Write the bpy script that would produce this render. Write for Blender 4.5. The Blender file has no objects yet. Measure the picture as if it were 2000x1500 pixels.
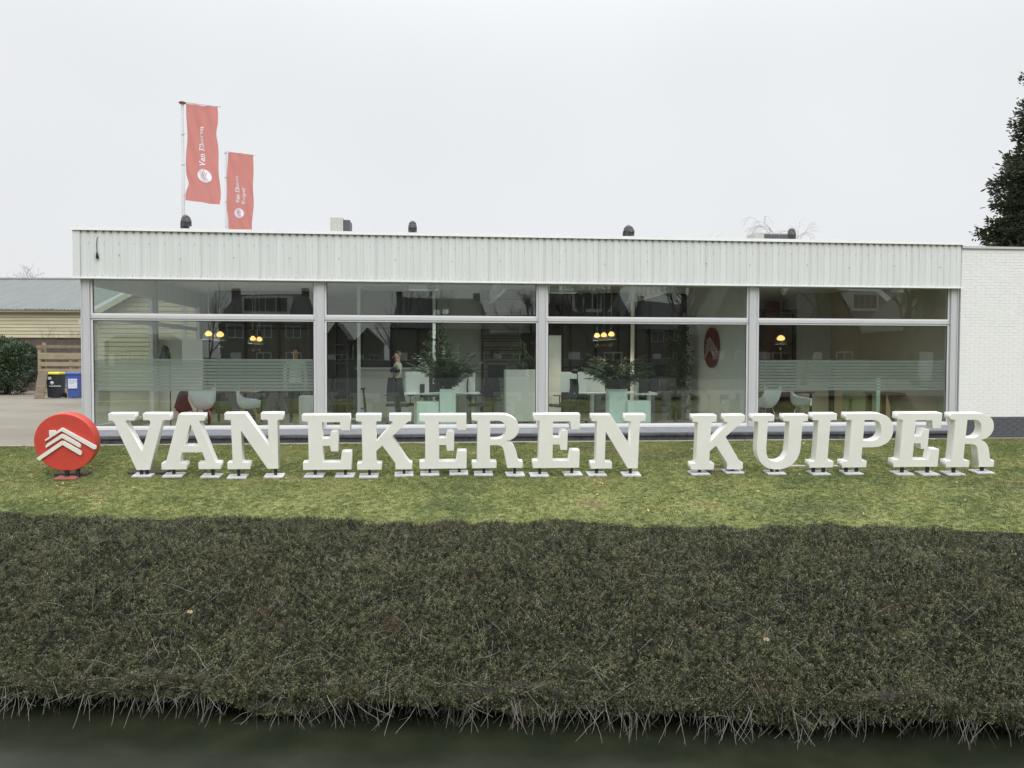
import bpy, bmesh, math, random
import numpy as np
from mathutils import Vector, Matrix, Euler
random.seed(7); np.random.seed(7)
sc = bpy.context.scene
COL = sc.collection
rad = math.radians

# ------------------------------------------------------------------ camera
F = 1620.0; EYE = 1.6; HOR = 700.0
PIT = math.atan((750-HOR)/F); ROL = math.atan(38/15500.)
FW = Vector((0, math.cos(PIT), -math.sin(PIT)))
VU = Vector((0, math.sin(PIT), math.cos(PIT)))
RT = Vector((1, 0, 0))*math.cos(ROL) + VU*math.sin(ROL)
UP = -Vector((1, 0, 0))*math.sin(ROL) + VU*math.cos(ROL)
cam = bpy.data.objects.new('camera', bpy.data.cameras.new('camera'))
COL.objects.link(cam)
cam.matrix_world = Matrix(((RT.x, UP.x, -FW.x, 0), (RT.y, UP.y, -FW.y, 0), (RT.z, UP.z, -FW.z, EYE), (0, 0, 0, 1)))
cam.data.sensor_width = 36; cam.data.lens = 36*F/2000
cam.data.clip_start = .1; cam.data.clip_end = 3000
sc.camera = cam

# ------------------------------------------------------------------ light
SUN_EL, SUN_AZ = rad(42), rad(200)      # soft overcast glow, a little behind the viewer's right
w = bpy.data.worlds.new("World"); sc.world = w; w.use_nodes = True
nt = w.node_tree; nt.nodes.clear()
def N(nt, t, **k):
    n = nt.nodes.new(t)
    for a, b in k.items(): setattr(n, a, b)
    return n
out = N(nt, 'ShaderNodeOutputWorld'); bg = N(nt, 'ShaderNodeBackground')
sky = N(nt, 'ShaderNodeTexSky', sky_type='NISHITA', sun_disc=False, sun_elevation=SUN_EL, sun_rotation=SUN_AZ, dust_density=4.0)
tc = N(nt, 'ShaderNodeTexCoord'); sx = N(nt, 'ShaderNodeSeparateXYZ')
nt.links.new(tc.outputs['Generated'], sx.inputs[0])
mr = N(nt, 'ShaderNodeMapRange', interpolation_type='SMOOTHSTEP')
mr.inputs[1].default_value = .30; mr.inputs[2].default_value = 1.0; mr.inputs[3].default_value = 0; mr.inputs[4].default_value = 1
nt.links.new(sx.outputs['Z'], mr.inputs[0])
cl = N(nt, 'ShaderNodeMix', data_type='RGBA')       # even cloud deck: paler low down, brighter overhead
cl.inputs[6].default_value = (.775, .79, .805, 1); cl.inputs[7].default_value = (2.15, 2.2, 2.25, 1)
nt.links.new(mr.outputs[0], cl.inputs[0])
nz = N(nt, 'ShaderNodeTexNoise'); nz.inputs['Scale'].default_value = 1.6; nz.inputs['Detail'].default_value = 3
nt.links.new(tc.outputs['Generated'], nz.inputs['Vector'])
nr = N(nt, 'ShaderNodeMapRange'); nr.inputs[1].default_value=.3; nr.inputs[2].default_value=.7; nr.inputs[3].default_value=.955; nr.inputs[4].default_value=1.05
nt.links.new(nz.outputs[0], nr.inputs[0])
sc1 = N(nt, 'ShaderNodeVectorMath', operation='SCALE'); nt.links.new(cl.outputs[2], sc1.inputs[0]); nt.links.new(nr.outputs[0], sc1.inputs['Scale'])
sc2 = N(nt, 'ShaderNodeVectorMath', operation='SCALE'); nt.links.new(sky.outputs[0], sc2.inputs[0]); sc2.inputs['Scale'].default_value = .06*.1
ad = N(nt, 'ShaderNodeVectorMath', operation='ADD'); nt.links.new(sc1.outputs[0], ad.inputs[0]); nt.links.new(sc2.outputs[0], ad.inputs[1])
nt.links.new(ad.outputs[0], bg.inputs[0]); bg.inputs[1].default_value = 1.0
nt.links.new(bg.outputs[0], out.inputs[0])
sl = bpy.data.lights.new('sun', 'SUN'); sl.energy = 1.35; sl.angle = rad(45); sl.color = (1, .97, .92)
sun = bpy.data.objects.new('sun', sl); COL.objects.link(sun)
sd = Vector((math.sin(SUN_AZ)*math.cos(SUN_EL)*-1, math.cos(SUN_AZ)*math.cos(SUN_EL), math.sin(SUN_EL)))
sun.rotation_euler = sd.to_track_quat('Z', 'Y').to_euler()
sc.view_settings.view_transform = 'Standard'; sc.view_settings.look = 'None'
sc.view_settings.exposure = 0.05; sc.view_settings.gamma = 1; sc.view_settings.use_curve_mapping = False
sc.render.engine = 'CYCLES'
sc.cycles.max_bounces = 8; sc.cycles.diffuse_bounces = 4; sc.cycles.glossy_bounces = 3
sc.cycles.transparent_max_bounces = 16; sc.cycles.transmission_bounces = 4
sc.cycles.use_denoising = True; sc.cycles.sample_clamp_indirect = 6; sc.cycles.caustics_reflective = False; sc.cycles.caustics_refractive = False

# ------------------------------------------------------------------ geometry of the view
def ray(px, py): return FW + RT*((px-1000)/F) + UP*((750-py)/F)
def atz(px, py, z):
    d = ray(px, py); t = (z-EYE)/d.z; return Vector((d.x*t, d.y*t, z))
def aty(px, py, y):
    d = ray(px, py); t = y/d.y; return Vector((d.x*t, y, EYE+d.z*t))
PA = atz(175, 866, -.06); PB = atz(1868, 853.5, -.06)
LEN = (PB-PA).length
BU = (PB-PA).normalized(); BV = Vector((-BU.y, BU.x, 0)); ANG = math.atan2(BU.y, BU.x)
def Wp(u, v, z): return Vector((PA.x+BU.x*u+BV.x*v, PA.y+BU.y*u+BV.y*v, z))
def loc(px, py, v):
    d = ray(px, py); t = (v+PA.x*BV.x+PA.y*BV.y)/(d.x*BV.x+d.y*BV.y)
    x, y = d.x*t-PA.x, d.y*t-PA.y
    return (x*BU.x+y*BU.y, v, EYE+d.z*t)
def uu(px, v): return loc(px, 700, v)[0]
def zz(px, py, v): return loc(px, py, v)[2]
def mirror(px, py, D):
    p = aty(px, py, D); d = (p-PA).dot(BV); return p - BV*(2*d)

# ------------------------------------------------------------------ helpers
class MB:
    def __init__(s): s.v = []; s.f = []; s.m = []; s.sm = []
    def add(s, vs, fs, mi=0, smooth=False):
        o = len(s.v); s.v += [tuple(p) for p in vs]
        for f in fs: s.f.append(tuple(i+o for i in f)); s.m.append(mi); s.sm.append(smooth)
    def box(s, x0, x1, y0, y1, z0, z1, mi=0, M=None):
        vs = [Vector(p) for p in ((x0,y0,z0),(x1,y0,z0),(x1,y1,z0),(x0,y1,z0),(x0,y0,z1),(x1,y0,z1),(x1,y1,z1),(x0,y1,z1))]
        if M is not None: vs = [M@p for p in vs]
        s.add(vs, [(0,3,2,1),(4,5,6,7),(0,1,5,4),(1,2,6,5),(2,3,7,6),(3,0,4,7)], mi)
        return s
    def frustum(s, b, t, z0, z1, mi=0):   # b,t = (x0,x1,y0,y1)
        vs = [(b[0],b[2],z0),(b[1],b[2],z0),(b[1],b[3],z0),(b[0],b[3],z0),(t[0],t[2],z1),(t[1],t[2],z1),(t[1],t[3],z1),(t[0],t[3],z1)]
        s.add(vs, [(0,3,2,1),(4,5,6,7),(0,1,5,4),(1,2,6,5),(2,3,7,6),(3,0,4,7)], mi); return s
    def tube(s, pts, rs, n=8, mi=0, cap=True):
        pts = [Vector(p) for p in pts]
        if not hasattr(rs, '__len__'): rs = [rs]*len(pts)
        vs = []; fs = []; k = len(pts)
        for i, p in enumerate(pts):
            d = (pts[min(i+1,k-1)]-pts[max(i-1,0)]).normalized()
            a = Vector((0,0,1)) if abs(d.z) < .9 else Vector((1,0,0))
            x = d.cross(a).normalized(); y = d.cross(x)
            for j in range(n):
                t = 2*math.pi*j/n; vs.append(p+(x*math.cos(t)+y*math.sin(t))*rs[i])
        for i in range(k-1):
            for j in range(n): fs.append((i*n+j, i*n+(j+1)%n, (i+1)*n+(j+1)%n, (i+1)*n+j))
        if cap: fs += [tuple(range(n-1,-1,-1)), tuple((k-1)*n+j for j in range(n))]
        s.add(vs, fs, mi, n > 5); return s
    def lathe(s, prof, c=(0,0,0), n=16, mi=0, M=None):
        vs = []; fs = []; k = len(prof)
        for r, z in prof:
            for j in range(n):
                t = 2*math.pi*j/n; p = Vector((c[0]+r*math.cos(t), c[1]+r*math.sin(t), c[2]+z)); vs.append(M@p if M is not None else p)
        for i in range(k-1):
            for j in range(n): fs.append((i*n+j, i*n+(j+1)%n, (i+1)*n+(j+1)%n, (i+1)*n+j))
        s.add(vs, fs, mi, True); return s
    def prism(s, poly, y0, y1, mi=0):     # poly in xz, extruded along y
        n = len(poly); vs = [(x,y0,z) for x,z in poly]+[(x,y1,z) for x,z in poly]
        s.add(vs, [tuple(range(n)), tuple(range(2*n-1,n-1,-1))]+[(i,i+n,(i+1)%n+n,(i+1)%n) for i in range(n)], mi); return s
    def mesh(s, name, mats):
        me = bpy.data.meshes.new(name); me.from_pydata(s.v, [], s.f)
        for m in (mats if isinstance(mats, (list, tuple)) else [mats]): me.materials.append(m)
        me.polygons.foreach_set('material_index', s.m); me.polygons.foreach_set('use_smooth', s.sm)
        me.update(); return me
    def obj(s, name, mats, parent=None, **k): return link(name, s.mesh(name, mats), parent, **k)
def link(name, me, parent=None, loc=None, rotz=None, rot=None, label=None, cat=None, group=None, kind=None):
    o = bpy.data.objects.new(name, me); COL.objects.link(o)
    if parent: o.parent = parent
    if loc is not None: o.location = loc
    if rotz is not None: o.rotation_euler = (0,0,rotz)
    if rot is not None: o.rotation_euler = rot
    for a, b in (('label',label),('category',cat),('group',group),('kind',kind)):
        if b: o[a] = b
    return o
def thing(name, label, cat, loc=(0,0,0), rotz=0, group=None, rot=None):
    return link(name, None, None, loc=loc, rotz=rotz, rot=rot, label=label, cat=cat, group=group)
def bt(name, label, cat, u, v, z=0.08, rz=0, group=None):   # a thing placed in the building's own axes
    return thing(name, label, cat, Wp(u,v,z), ANG+rz, group)
def copy_tree(o, parent=None):
    c = o.copy(); COL.objects.link(c)
    if parent: c.parent = parent
    for ch in list(o.children): copy_tree(ch, c)
    return c
def dup(o, loc, rotz=None, label=None, scale=None):
    c = copy_tree(o); c.location = loc
    if rotz is not None: c.rotation_euler = (0,0,rotz)
    if label: c['label'] = label
    if scale: c.scale = (scale,)*3
    return c

# ------------------------------------------------------------------ materials
MT = {}
def mat(name, col, rough=.6, metal=0, var=.0, scale=6, col2=None, bump=0, bscale=40, coat=0, spec=.5, emis=None, es=1, stretch=None, detail=6):
    m = bpy.data.materials.new(name); m.use_nodes = True; t = m.node_tree; b = t.nodes['Principled BSDF']
    b.inputs['Base Color'].default_value = (*col, 1); b.inputs['Roughness'].default_value = rough; b.inputs['Metallic'].default_value = metal
    b.inputs['Specular IOR Level'].default_value = spec
    if coat: b.inputs['Coat Weight'].default_value = coat
    if emis: b.inputs['Emission Color'].default_value = (*emis,1); b.inputs['Emission Strength'].default_value = es
    g = None
    if var or col2 or bump:
        tcn = N(t,'ShaderNodeTexCoord'); mp = N(t,'ShaderNodeMapping'); t.links.new(tcn.outputs['Object'], mp.inputs[0])
        if stretch: mp.inputs['Scale'].default_value = stretch
    if var or col2:
        z = N(t,'ShaderNodeTexNoise'); z.inputs['Scale'].default_value = scale; z.inputs['Detail'].default_value = detail; z.inputs['Roughness'].default_value = .62
        t.links.new(mp.outputs[0], z.inputs['Vector'])
        r = N(t,'ShaderNodeValToRGB'); r.color_ramp.elements[0].position = .33; r.color_ramp.elements[1].position = .68
        a = col if col2 else tuple(c*(1-var) for c in col); e = col2 if col2 else tuple(min(1,c*(1+var)) for c in col)
        r.color_ramp.elements[0].color = (*a,1); r.color_ramp.elements[1].color = (*e,1)
        t.links.new(z.outputs[0], r.inputs[0]); t.links.new(r.outputs[0], b.inputs['Base Color'])
    if bump:
        z2 = N(t,'ShaderNodeTexNoise'); z2.inputs['Scale'].default_value = bscale; z2.inputs['Detail'].default_value = 4
        t.links.new(mp.outputs[0], z2.inputs['Vector'])
        bp = N(t,'ShaderNodeBump'); bp.inputs['Strength'].default_value = bump; bp.inputs['Distance'].default_value = .01
        t.links.new(z2.outputs[0], bp.inputs['Height']); t.links.new(bp.outputs[0], b.inputs['Normal'])
    MT[name] = m; return m
mat('letter_paint', (.80,.805,.775), .5, var=.035, scale=3, bump=.05, bscale=60)
mat('red_paint', (.60,.072,.052), .45, var=.06, scale=4)
mat('black_steel', (.02,.02,.023), .45, var=.2)
mat('plate_grey', (.62,.63,.66), .55, var=.12, scale=14)
mat('plate_red', (.36,.12,.09), .6, var=.2, scale=12)
mat('old_wood', (.20,.165,.12), .8, var=.3, scale=5, stretch=(1,6,6), bump=.3, bscale=30)
mat('dark_wood', (.055,.045,.036), .8, var=.3, scale=6, bump=.3)
mat('pale_wood', (.47,.44,.35), .7, var=.15, scale=5, stretch=(1,8,8))
mat('fence_wood', (.30,.255,.17), .8, var=.22, scale=2.5, stretch=(1,6,8), bump=.3)
mat('fascia_white', (.65,.675,.67), .45, var=.06, scale=1.6, stretch=(3,3,.25))
mat('coping_white', (.86,.87,.88), .35, var=.03)
mat('aluminium', (.54,.55,.575), .42, metal=.15, var=.05, scale=2, stretch=(1,1,.3))
mat('frame_light', (.72,.725,.74), .4, var=.03)
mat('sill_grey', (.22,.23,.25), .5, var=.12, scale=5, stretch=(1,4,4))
mat('plinth_dark', (.075,.08,.09), .7, var=.4, scale=7, bump=.4)
mat('recess_dark', (.018,.018,.02), .9)
mat('brick_white', (.76,.765,.77), .6, var=.04, scale=9, bump=.35, bscale=35)
mat('mortar_white', (.745,.75,.755), .8, bump=.3)
mat('brick_dark', (.085,.092,.105), .7, var=.25, scale=8, bump=.35)
mat('concrete', (.235,.212,.175), .85, var=.16, scale=.4, bump=.25, bscale=30)
mat('kerb', (.43,.40,.34), .85, var=.12, scale=3, bump=.2)
mat('asphalt', (.06,.06,.062), .9, var=.15, scale=3)
mat('earth', (.07,.055,.04), .95, var=.35, scale=4, bump=.6, bscale=12)
mat('bark', (.085,.075,.062), .9, var=.3, scale=6)
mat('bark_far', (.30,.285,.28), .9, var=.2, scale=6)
mat('conifer_bark', (.13,.075,.05), .9, var=.3)
mat('white_paint', (.72,.74,.73), .5, var=.03)
mat('wall_white', (.60,.62,.585), .8, var=.05, scale=1)
mat('wall_beige', (.50,.46,.39), .85, var=.08, scale=.8)
mat('wall_green_grey', (.50,.52,.48), .85, var=.06, scale=.8)
mat('wall_orange', (.42,.21,.12), .85, var=.1, scale=.8)
mat('ceiling_grey', (.62,.63,.62), .9)
mat('floor_grey', (.38,.39,.38), .35, var=.1, scale=1.2)
mat('dark_glass', (.085,.09,.088), .35, var=.15, scale=.6)
mat('desk_white', (.74,.78,.75), .4)
mat('green_white', (.62,.76,.70), .35)
mat('chair_white', (.70,.76,.80), .3)
mat('chair_wood', (.36,.22,.12), .5, var=.2)
mat('chrome', (.7,.7,.72), .2, metal=.9)
mat('black_mesh', (.022,.023,.026), .6, var=.2)
mat('dark_table', (.05,.042,.036), .45, var=.3, stretch=(1,6,6))
mat('table_wood', (.13,.085,.05), .6, var=.3, stretch=(1,6,6))
mat('maroon', (.10,.016,.02), .9, var=.3)
mat('shade_black', (.03,.032,.033), .4)
mat('slat_wood', (.20,.185,.165), .6, var=.12, scale=2, stretch=(.5,4,6))
mat('emblem_red', (.15,.02,.017), .35)
mat('emblem_grey', (.36,.32,.32), .5)
mat('bulb', (1,.7,.35), .3, emis=(1,.55,.17), es=2.2)
mat('tube_light', (.8,.82,.8), .4, emis=(.9,1,.95), es=.12)
mat('leaf_palm', (.045,.075,.03), .5, col2=(.085,.12,.05), scale=5)
mat('leaf_laurel', (.035,.06,.03), .35, col2=(.075,.115,.06), scale=3)
mat('conifer_leaf', (.026,.036,.020), .75, col2=(.065,.074,.042), scale=1.3, spec=.2)
mat('soil', (.04,.03,.025), .95)
mat('skin', (.50,.30,.21), .5); mat('hair_dark', (.03,.022,.018), .6); mat('hair_brown', (.10,.06,.04), .6)
mat('sweater', (.48,.44,.36), .85, var=.08, scale=20); mat('trousers', (.03,.033,.045), .8); mat('shirt', (.62,.65,.68), .7); mat('shoe', (.03,.03,.03), .5)
mat('bin_black', (.022,.026,.03), .5, var=.1); mat('bin_yellow', (.62,.52,.03), .45, var=.06); mat('bin_blue', (.05,.10,.36), .45, var=.06)
mat('label_white', (.62,.66,.74), .5); mat('label_line', (.2,.25,.38), .6)
mat('rubber', (.02,.02,.02), .8)
mat('house_brick', (.10,.078,.065), .85, var=.2, scale=3); mat('roof_dark', (.055,.058,.063), .7, var=.25, scale=2, stretch=(1,1,5))
mat('house_white', (.62,.61,.58), .6); mat('house_glass', (.05,.06,.07), .1); mat('fence_pale', (.12,.125,.12), .8, var=.15)
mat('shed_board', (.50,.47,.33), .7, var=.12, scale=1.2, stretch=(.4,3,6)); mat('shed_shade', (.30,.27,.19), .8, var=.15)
mat('shed_roof', (.205,.22,.218), .7, var=.08, scale=.9, stretch=(3,.4,1))
mat('ac_beige', (.42,.42,.39), .6, var=.05); mat('ac_dark', (.07,.075,.085), .6); mat('cowl_black', (.03,.031,.034), .4, var=.15)
mat('pole_grey', (.50,.51,.53), .4); mat('pole_cap', (.22,.06,.05), .5)
mat('flag_text', (.74,.74,.80), .7); mat('cable_black', (.02,.022,.022), .5)
mat('leaf_litter', (.40,.30,.17), .8, col2=(.55,.48,.33), scale=2)
mat('twig_dark', (.065,.06,.058), .8, col2=(.17,.16,.15), scale=1.5)
mat('twig_pale', (.20,.19,.165), .8, col2=(.38,.37,.33), scale=1.5)
mat('screw', (.28,.29,.29), .5)

# white cladding with faint streaks handled above; flag cloth lets light through
def mix_shader(t, a, b, f):
    m = N(t,'ShaderNodeMixShader')
    if hasattr(f, 'is_linked') or hasattr(f, 'links'): t.links.new(f, m.inputs[0])
    else: m.inputs[0].default_value = f
    t.links.new(a, m.inputs[1]); t.links.new(b, m.inputs[2]); return m.outputs[0]
def custom(name):
    m = bpy.data.materials.new(name); m.use_nodes = True; t = m.node_tree; t.nodes.clear()
    o = N(t,'ShaderNodeOutputMaterial'); MT[name] = m; return m, t, o
m, t, o = custom('flag_cloth')
d = N(t,'ShaderNodeBsdfDiffuse'); d.inputs[0].default_value = (.62,.25,.225,1)
tr = N(t,'ShaderNodeBsdfTranslucent'); tr.inputs[0].default_value = (.74,.35,.32,1)
t.links.new(mix_shader(t, d.outputs[0], tr.outputs[0], .5), o.inputs[0])
# double glazing: clear and slightly green, reflecting about a seventh of what faces it, more at grazing angles
def glass_mat(name, tint, base):
    m, t, o = custom(name)
    fr = N(t,'ShaderNodeFresnel'); ge = N(t,'ShaderNodeNewGeometry')     # same reflectance from inside and outside
    im = N(t,'ShaderNodeMapRange'); im.inputs[3].default_value = 1.5; im.inputs[4].default_value = 1/1.5
    t.links.new(ge.outputs['Backfacing'], im.inputs[0]); t.links.new(im.outputs[0], fr.inputs[0])
    mr = N(t,'ShaderNodeMapRange'); mr.inputs[1].default_value = .04; mr.inputs[2].default_value = 1; mr.inputs[3].default_value = base; mr.inputs[4].default_value = 1
    t.links.new(fr.outputs[0], mr.inputs[0])
    tp = N(t,'ShaderNodeBsdfTransparent'); tp.inputs[0].default_value = (*tint,1)
    gl = N(t,'ShaderNodeBsdfGlossy'); gl.inputs['Roughness'].default_value = 0.0; gl.inputs[0].default_value = (.95,1,.97,1)
    tn = N(t,'ShaderNodeTexCoord'); z = N(t,'ShaderNodeTexNoise'); z.inputs['Scale'].default_value = .55; z.inputs['Detail'].default_value = 1
    t.links.new(tn.outputs['Object'], z.inputs['Vector'])
    bp = N(t,'ShaderNodeBump'); bp.inputs['Strength'].default_value = .06; bp.inputs['Distance'].default_value = .05
    t.links.new(z.outputs[0], bp.inputs['Height']); t.links.new(bp.outputs[0], gl.inputs['Normal'])
    t.links.new(mix_shader(t, tp.outputs[0], gl.outputs[0], mr.outputs[0]), o.inputs[0])
glass_mat('glazing', (.905,.94,.92), .075)
glass_mat('lamp_glass', (.93,.93,.92), .12)
glass_mat('screen_glass', (.75,.88,.82), .12)
m, t, o = custom('frosted_film')
tp = N(t,'ShaderNodeBsdfTransparent'); tp.inputs[0].default_value = (.92,.96,.94,1)
tl = N(t,'ShaderNodeBsdfTranslucent'); tl.inputs[0].default_value = (.69,.72,.70,1)
df = N(t,'ShaderNodeBsdfDiffuse'); df.inputs[0].default_value = (.53,.555,.535,1)
t.links.new(mix_shader(t, tp.outputs[0], mix_shader(t, df.outputs[0], tl.outputs[0], .5), .58), o.inputs[0])
# murky ditch water
m, t, o = custom('ditch_water')
b = N(t,'ShaderNodeBsdfPrincipled'); b.inputs['Base Color'].default_value = (.024,.028,.018,1); b.inputs['Roughness'].default_value = .22
b.inputs['Specular IOR Level'].default_value = .13
tn = N(t,'ShaderNodeTexCoord'); z = N(t,'ShaderNodeTexNoise'); z.inputs['Scale'].default_value = 2.2; z.inputs['Detail'].default_value = 5
t.links.new(tn.outputs['Object'], z.inputs['Vector'])
cr = N(t,'ShaderNodeValToRGB'); cr.color_ramp.elements[0].position=.35; cr.color_ramp.elements[1].position=.7
cr.color_ramp.elements[0].color=(.014,.017,.010,1); cr.color_ramp.elements[1].color=(.023,.027,.016,1)
t.links.new(z.outputs[0], cr.inputs[0]); t.links.new(cr.outputs[0], b.inputs['Base Color'])
z2 = N(t,'ShaderNodeTexNoise'); z2.inputs['Scale'].default_value = 3; t.links.new(tn.outputs['Object'], z2.inputs['Vector'])
bp = N(t,'ShaderNodeBump'); bp.inputs['Strength'].default_value=.12; bp.inputs['Distance'].default_value=.02; t.links.new(z2.outputs[0], bp.inputs['Height']); t.links.new(bp.outputs[0], b.inputs['Normal'])
t.links.new(b.outputs[0], o.inputs[0])
# foliage / grass colours that vary by patch and by sprig
def patch_mat(name, cols, pscale, rnd=.35, rough=.55, patch=None, spec=.3, transl=0):
    m, t, o = custom(name)
    b = N(t,'ShaderNodeBsdfPrincipled'); b.inputs['Roughness'].default_value = rough; b.inputs['Specular IOR Level'].default_value = spec
    ge = N(t,'ShaderNodeNewGeometry'); oi = N(t,'ShaderNodeObjectInfo')
    z = N(t,'ShaderNodeTexNoise'); z.inputs['Scale'].default_value = pscale; z.inputs['Detail'].default_value = 5; z.inputs['Roughness'].default_value=.65
    t.links.new(ge.outputs['Position'], z.inputs['Vector'])
    ma = N(t,'ShaderNodeMath', operation='MULTIPLY_ADD'); t.links.new(oi.outputs['Random'], ma.inputs[0]); ma.inputs[1].default_value = rnd; ma.inputs[2].default_value = -rnd/2
    mb = N(t,'ShaderNodeMath', operation='ADD'); t.links.new(ma.outputs[0], mb.inputs[0]); t.links.new(z.outputs[0], mb.inputs[1])
    r = N(t,'ShaderNodeValToRGB'); els = r.color_ramp.elements
    for i,(p,c) in enumerate(cols):
        e = els[i] if i < 2 else els.new(p)
        e.position = p; e.color = (*c,1)
    t.links.new(mb.outputs[0], r.inputs[0]); src = r.outputs[0]
    if patch:
        z3 = N(t,'ShaderNodeTexNoise'); z3.inputs['Scale'].default_value = patch[0]; z3.inputs['Detail'].default_value = 4
        t.links.new(ge.outputs['Position'], z3.inputs['Vector'])
        m3 = N(t,'ShaderNodeMath', operation='ADD'); t.links.new(z3.outputs[0], m3.inputs[0])
        m4 = N(t,'ShaderNodeMath', operation='MULTIPLY_ADD'); t.links.new(oi.outputs['Random'], m4.inputs[0]); m4.inputs[1].default_value=.16; m4.inputs[2].default_value=-.08
        t.links.new(m4.outputs[0], m3.inputs[1])
        mr = N(t,'ShaderNodeMapRange'); mr.inputs[1].default_value = patch[1]; mr.inputs[2].default_value = patch[2]
        t.links.new(m3.outputs[0], mr.inputs[0])
        mx = N(t,'ShaderNodeMix', data_type='RGBA'); t.links.new(mr.outputs[0], mx.inputs[0]); t.links.new(src, mx.inputs[6]); mx.inputs[7].default_value = (*patch[3],1)
        src = mx.outputs[2]
    t.links.new(src, b.inputs['Base Color']); t.links.new(b.outputs[0], o.inputs[0]); return m
patch_mat('hedge_leaf', [(.22,(.020,.027,.014)),(.48,(.060,.072,.038)),(.76,(.165,.172,.095))], 2.6, .75, rough=.65, spec=.18, patch=(1.3,.62,.80,(.105,.070,.050)))
patch_mat('hedge_tip', [(.25,(.11,.095,.06)),(.5,(.19,.175,.115)),(.75,(.30,.27,.19))], 3, .8, rough=.7, spec=.15)
patch_mat('lawn', [(.30,(.10,.122,.045)),(.48,(.175,.195,.068)),(.60,(.225,.235,.085)),(.74,(.20,.165,.09))], .9, 0, rough=.9, patch=(.38,.57,.70,(.15,.115,.070)))
patch_mat('grass_blade', [(.28,(.09,.122,.042)),(.48,(.165,.20,.068)),(.62,(.235,.25,.092)),(.8,(.28,.255,.13))], .9, .35, rough=.7, patch=(.38,.60,.75,(.22,.17,.10)))

# ------------------------------------------------------------------ lawn, forecourt, ditch, hedge line
HS = -.062
def hedge_y(x, y0): return y0 + HS*x
def fac_y(x): return PA.y + (x-PA.x)*BU.y/BU.x
def lawn_z(x, y):
    yt = fac_y(x)-.45; yb = hedge_y(x, 10.8); t = max(0,(yt-y)/(yt-yb))
    bump = .012*math.sin(x*1.3+y*.7)+.01*math.sin(x*2.9-y*2.1)
    return -.06 - .46*min(t,1.3)**2.2 + bump*min(1,t*3)
def on_lawn(px, py):
    d = ray(px, py); t = 10.
    for _ in range(60):
        p = d*t; z = lawn_z(p.x, p.y); t += (EYE+d.z*t - z)/(-d.z)*.7
    p = d*t; return Vector((p.x, p.y, lawn_z(p.x, p.y)))
XL = -34; XR = 34; NXL = 170; NYL = 46
g = MB(); vs = []; fs = []
for i in range(NXL+1):
    x = XL+(XR-XL)*i/NXL
    for j in range(NYL+1):
        yt = fac_y(x)-.45; yb = hedge_y(x,10.6); y = yt+(yb-yt)*j/NYL; vs.append((x,y,lawn_z(x,y)))
for i in range(NXL):
    for j in range(NYL):
        a = i*(NYL+1)+j; fs.append((a,a+1,a+NYL+2,a+NYL+1))
g.add(vs, fs, 0, True); lawn = g.obj('lawn', MT['lawn'], kind='structure')
# bank under the hedge, ditch bed, near bank
def strip(name, prof, m, x0=-40, x1=40, n=40, noise=0):
    g = MB(); vs=[]; fs=[]; k=len(prof)
    for i in range(n+1):
        x = x0+(x1-x0)*i/n
        for y0,z in prof: vs.append((x, hedge_y(x,y0), z+(random.uniform(-noise,noise) if noise else 0)))
    for i in range(n):
        for j in range(k-1): a=i*k+j; fs.append((a,a+1,a+k+1,a+k))
    g.add(vs, fs, 0, True); return g.obj(name, m, kind='structure')
strip('bank', [(10.85,-.58),(10.3,-.64),(9.6,-.8),(8.6,-1.15),(7.75,-1.5),(7.6,-1.75),(7.2,-2.0),(5.6,-2.1)], MT['earth'], noise=.02, n=200)
strip('water', [(7.75,-1.6),(3.0,-1.6)], MT['ditch_water'], n=2)
strip('near_bank', [(3.4,-2.0),(2.9,-1.4),(1.6,-.25),(.9,-.02),(.5,0.0)], MT['lawn'], noise=.0)
g = MB(); g.add([(-400,.6,0),(400,.6,0),(400,-400,0),(-400,-400,0)], [(3,2,1,0)]); g.obj('ground', MT['asphalt'], kind='structure')
g = MB(); g.add([(-200,-3,.004),(200,-3,.004),(200,-9.5,.004),(-200,-9.5,.004)], [(3,2,1,0)]); g.obj('road', MT['asphalt'], kind='structure')
# ground round and behind the building (paved forecourt, level)
y0 = fac_y(-300); y1 = fac_y(300)
g = MB(); g.add([(-300, y0-.45,-.062),(300,y1-.45,-.062),(300,y1+700,-.062),(-300,y0+700,-.062)], [(0,1,2,3)]); g.obj('forecourt', MT['concrete'], kind='structure')
# terrain to either side of the modelled lawn
for s in (-1,1):
    xa, xb = (-400,-34) if s<0 else (34,400)
    g = MB(); g.add([(xa,fac_y(xa)-.5,-.07),(xb,fac_y(xb)-.5,-.07),(xb,hedge_y(xb,10.6),-.5),(xa,hedge_y(xa,10.6),-.5)],[(3,2,1,0)]); g.obj('field', MT['lawn'], kind='structure')
# concrete edging between lawn and building, pieces of kerb
er = thing('lawn_edging','pale concrete edging strip between the lawn and the glazed building','edging',(PA.x,PA.y,0),ANG)
for i in range(26):
    u0 = -9.0+i*1.0
    MB().box(u0+.004, u0+.996, -.50, -.42, -.12, -.042+random.uniform(-.004,.004)).obj('kerb_stone', MT['kerb'], er)

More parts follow.
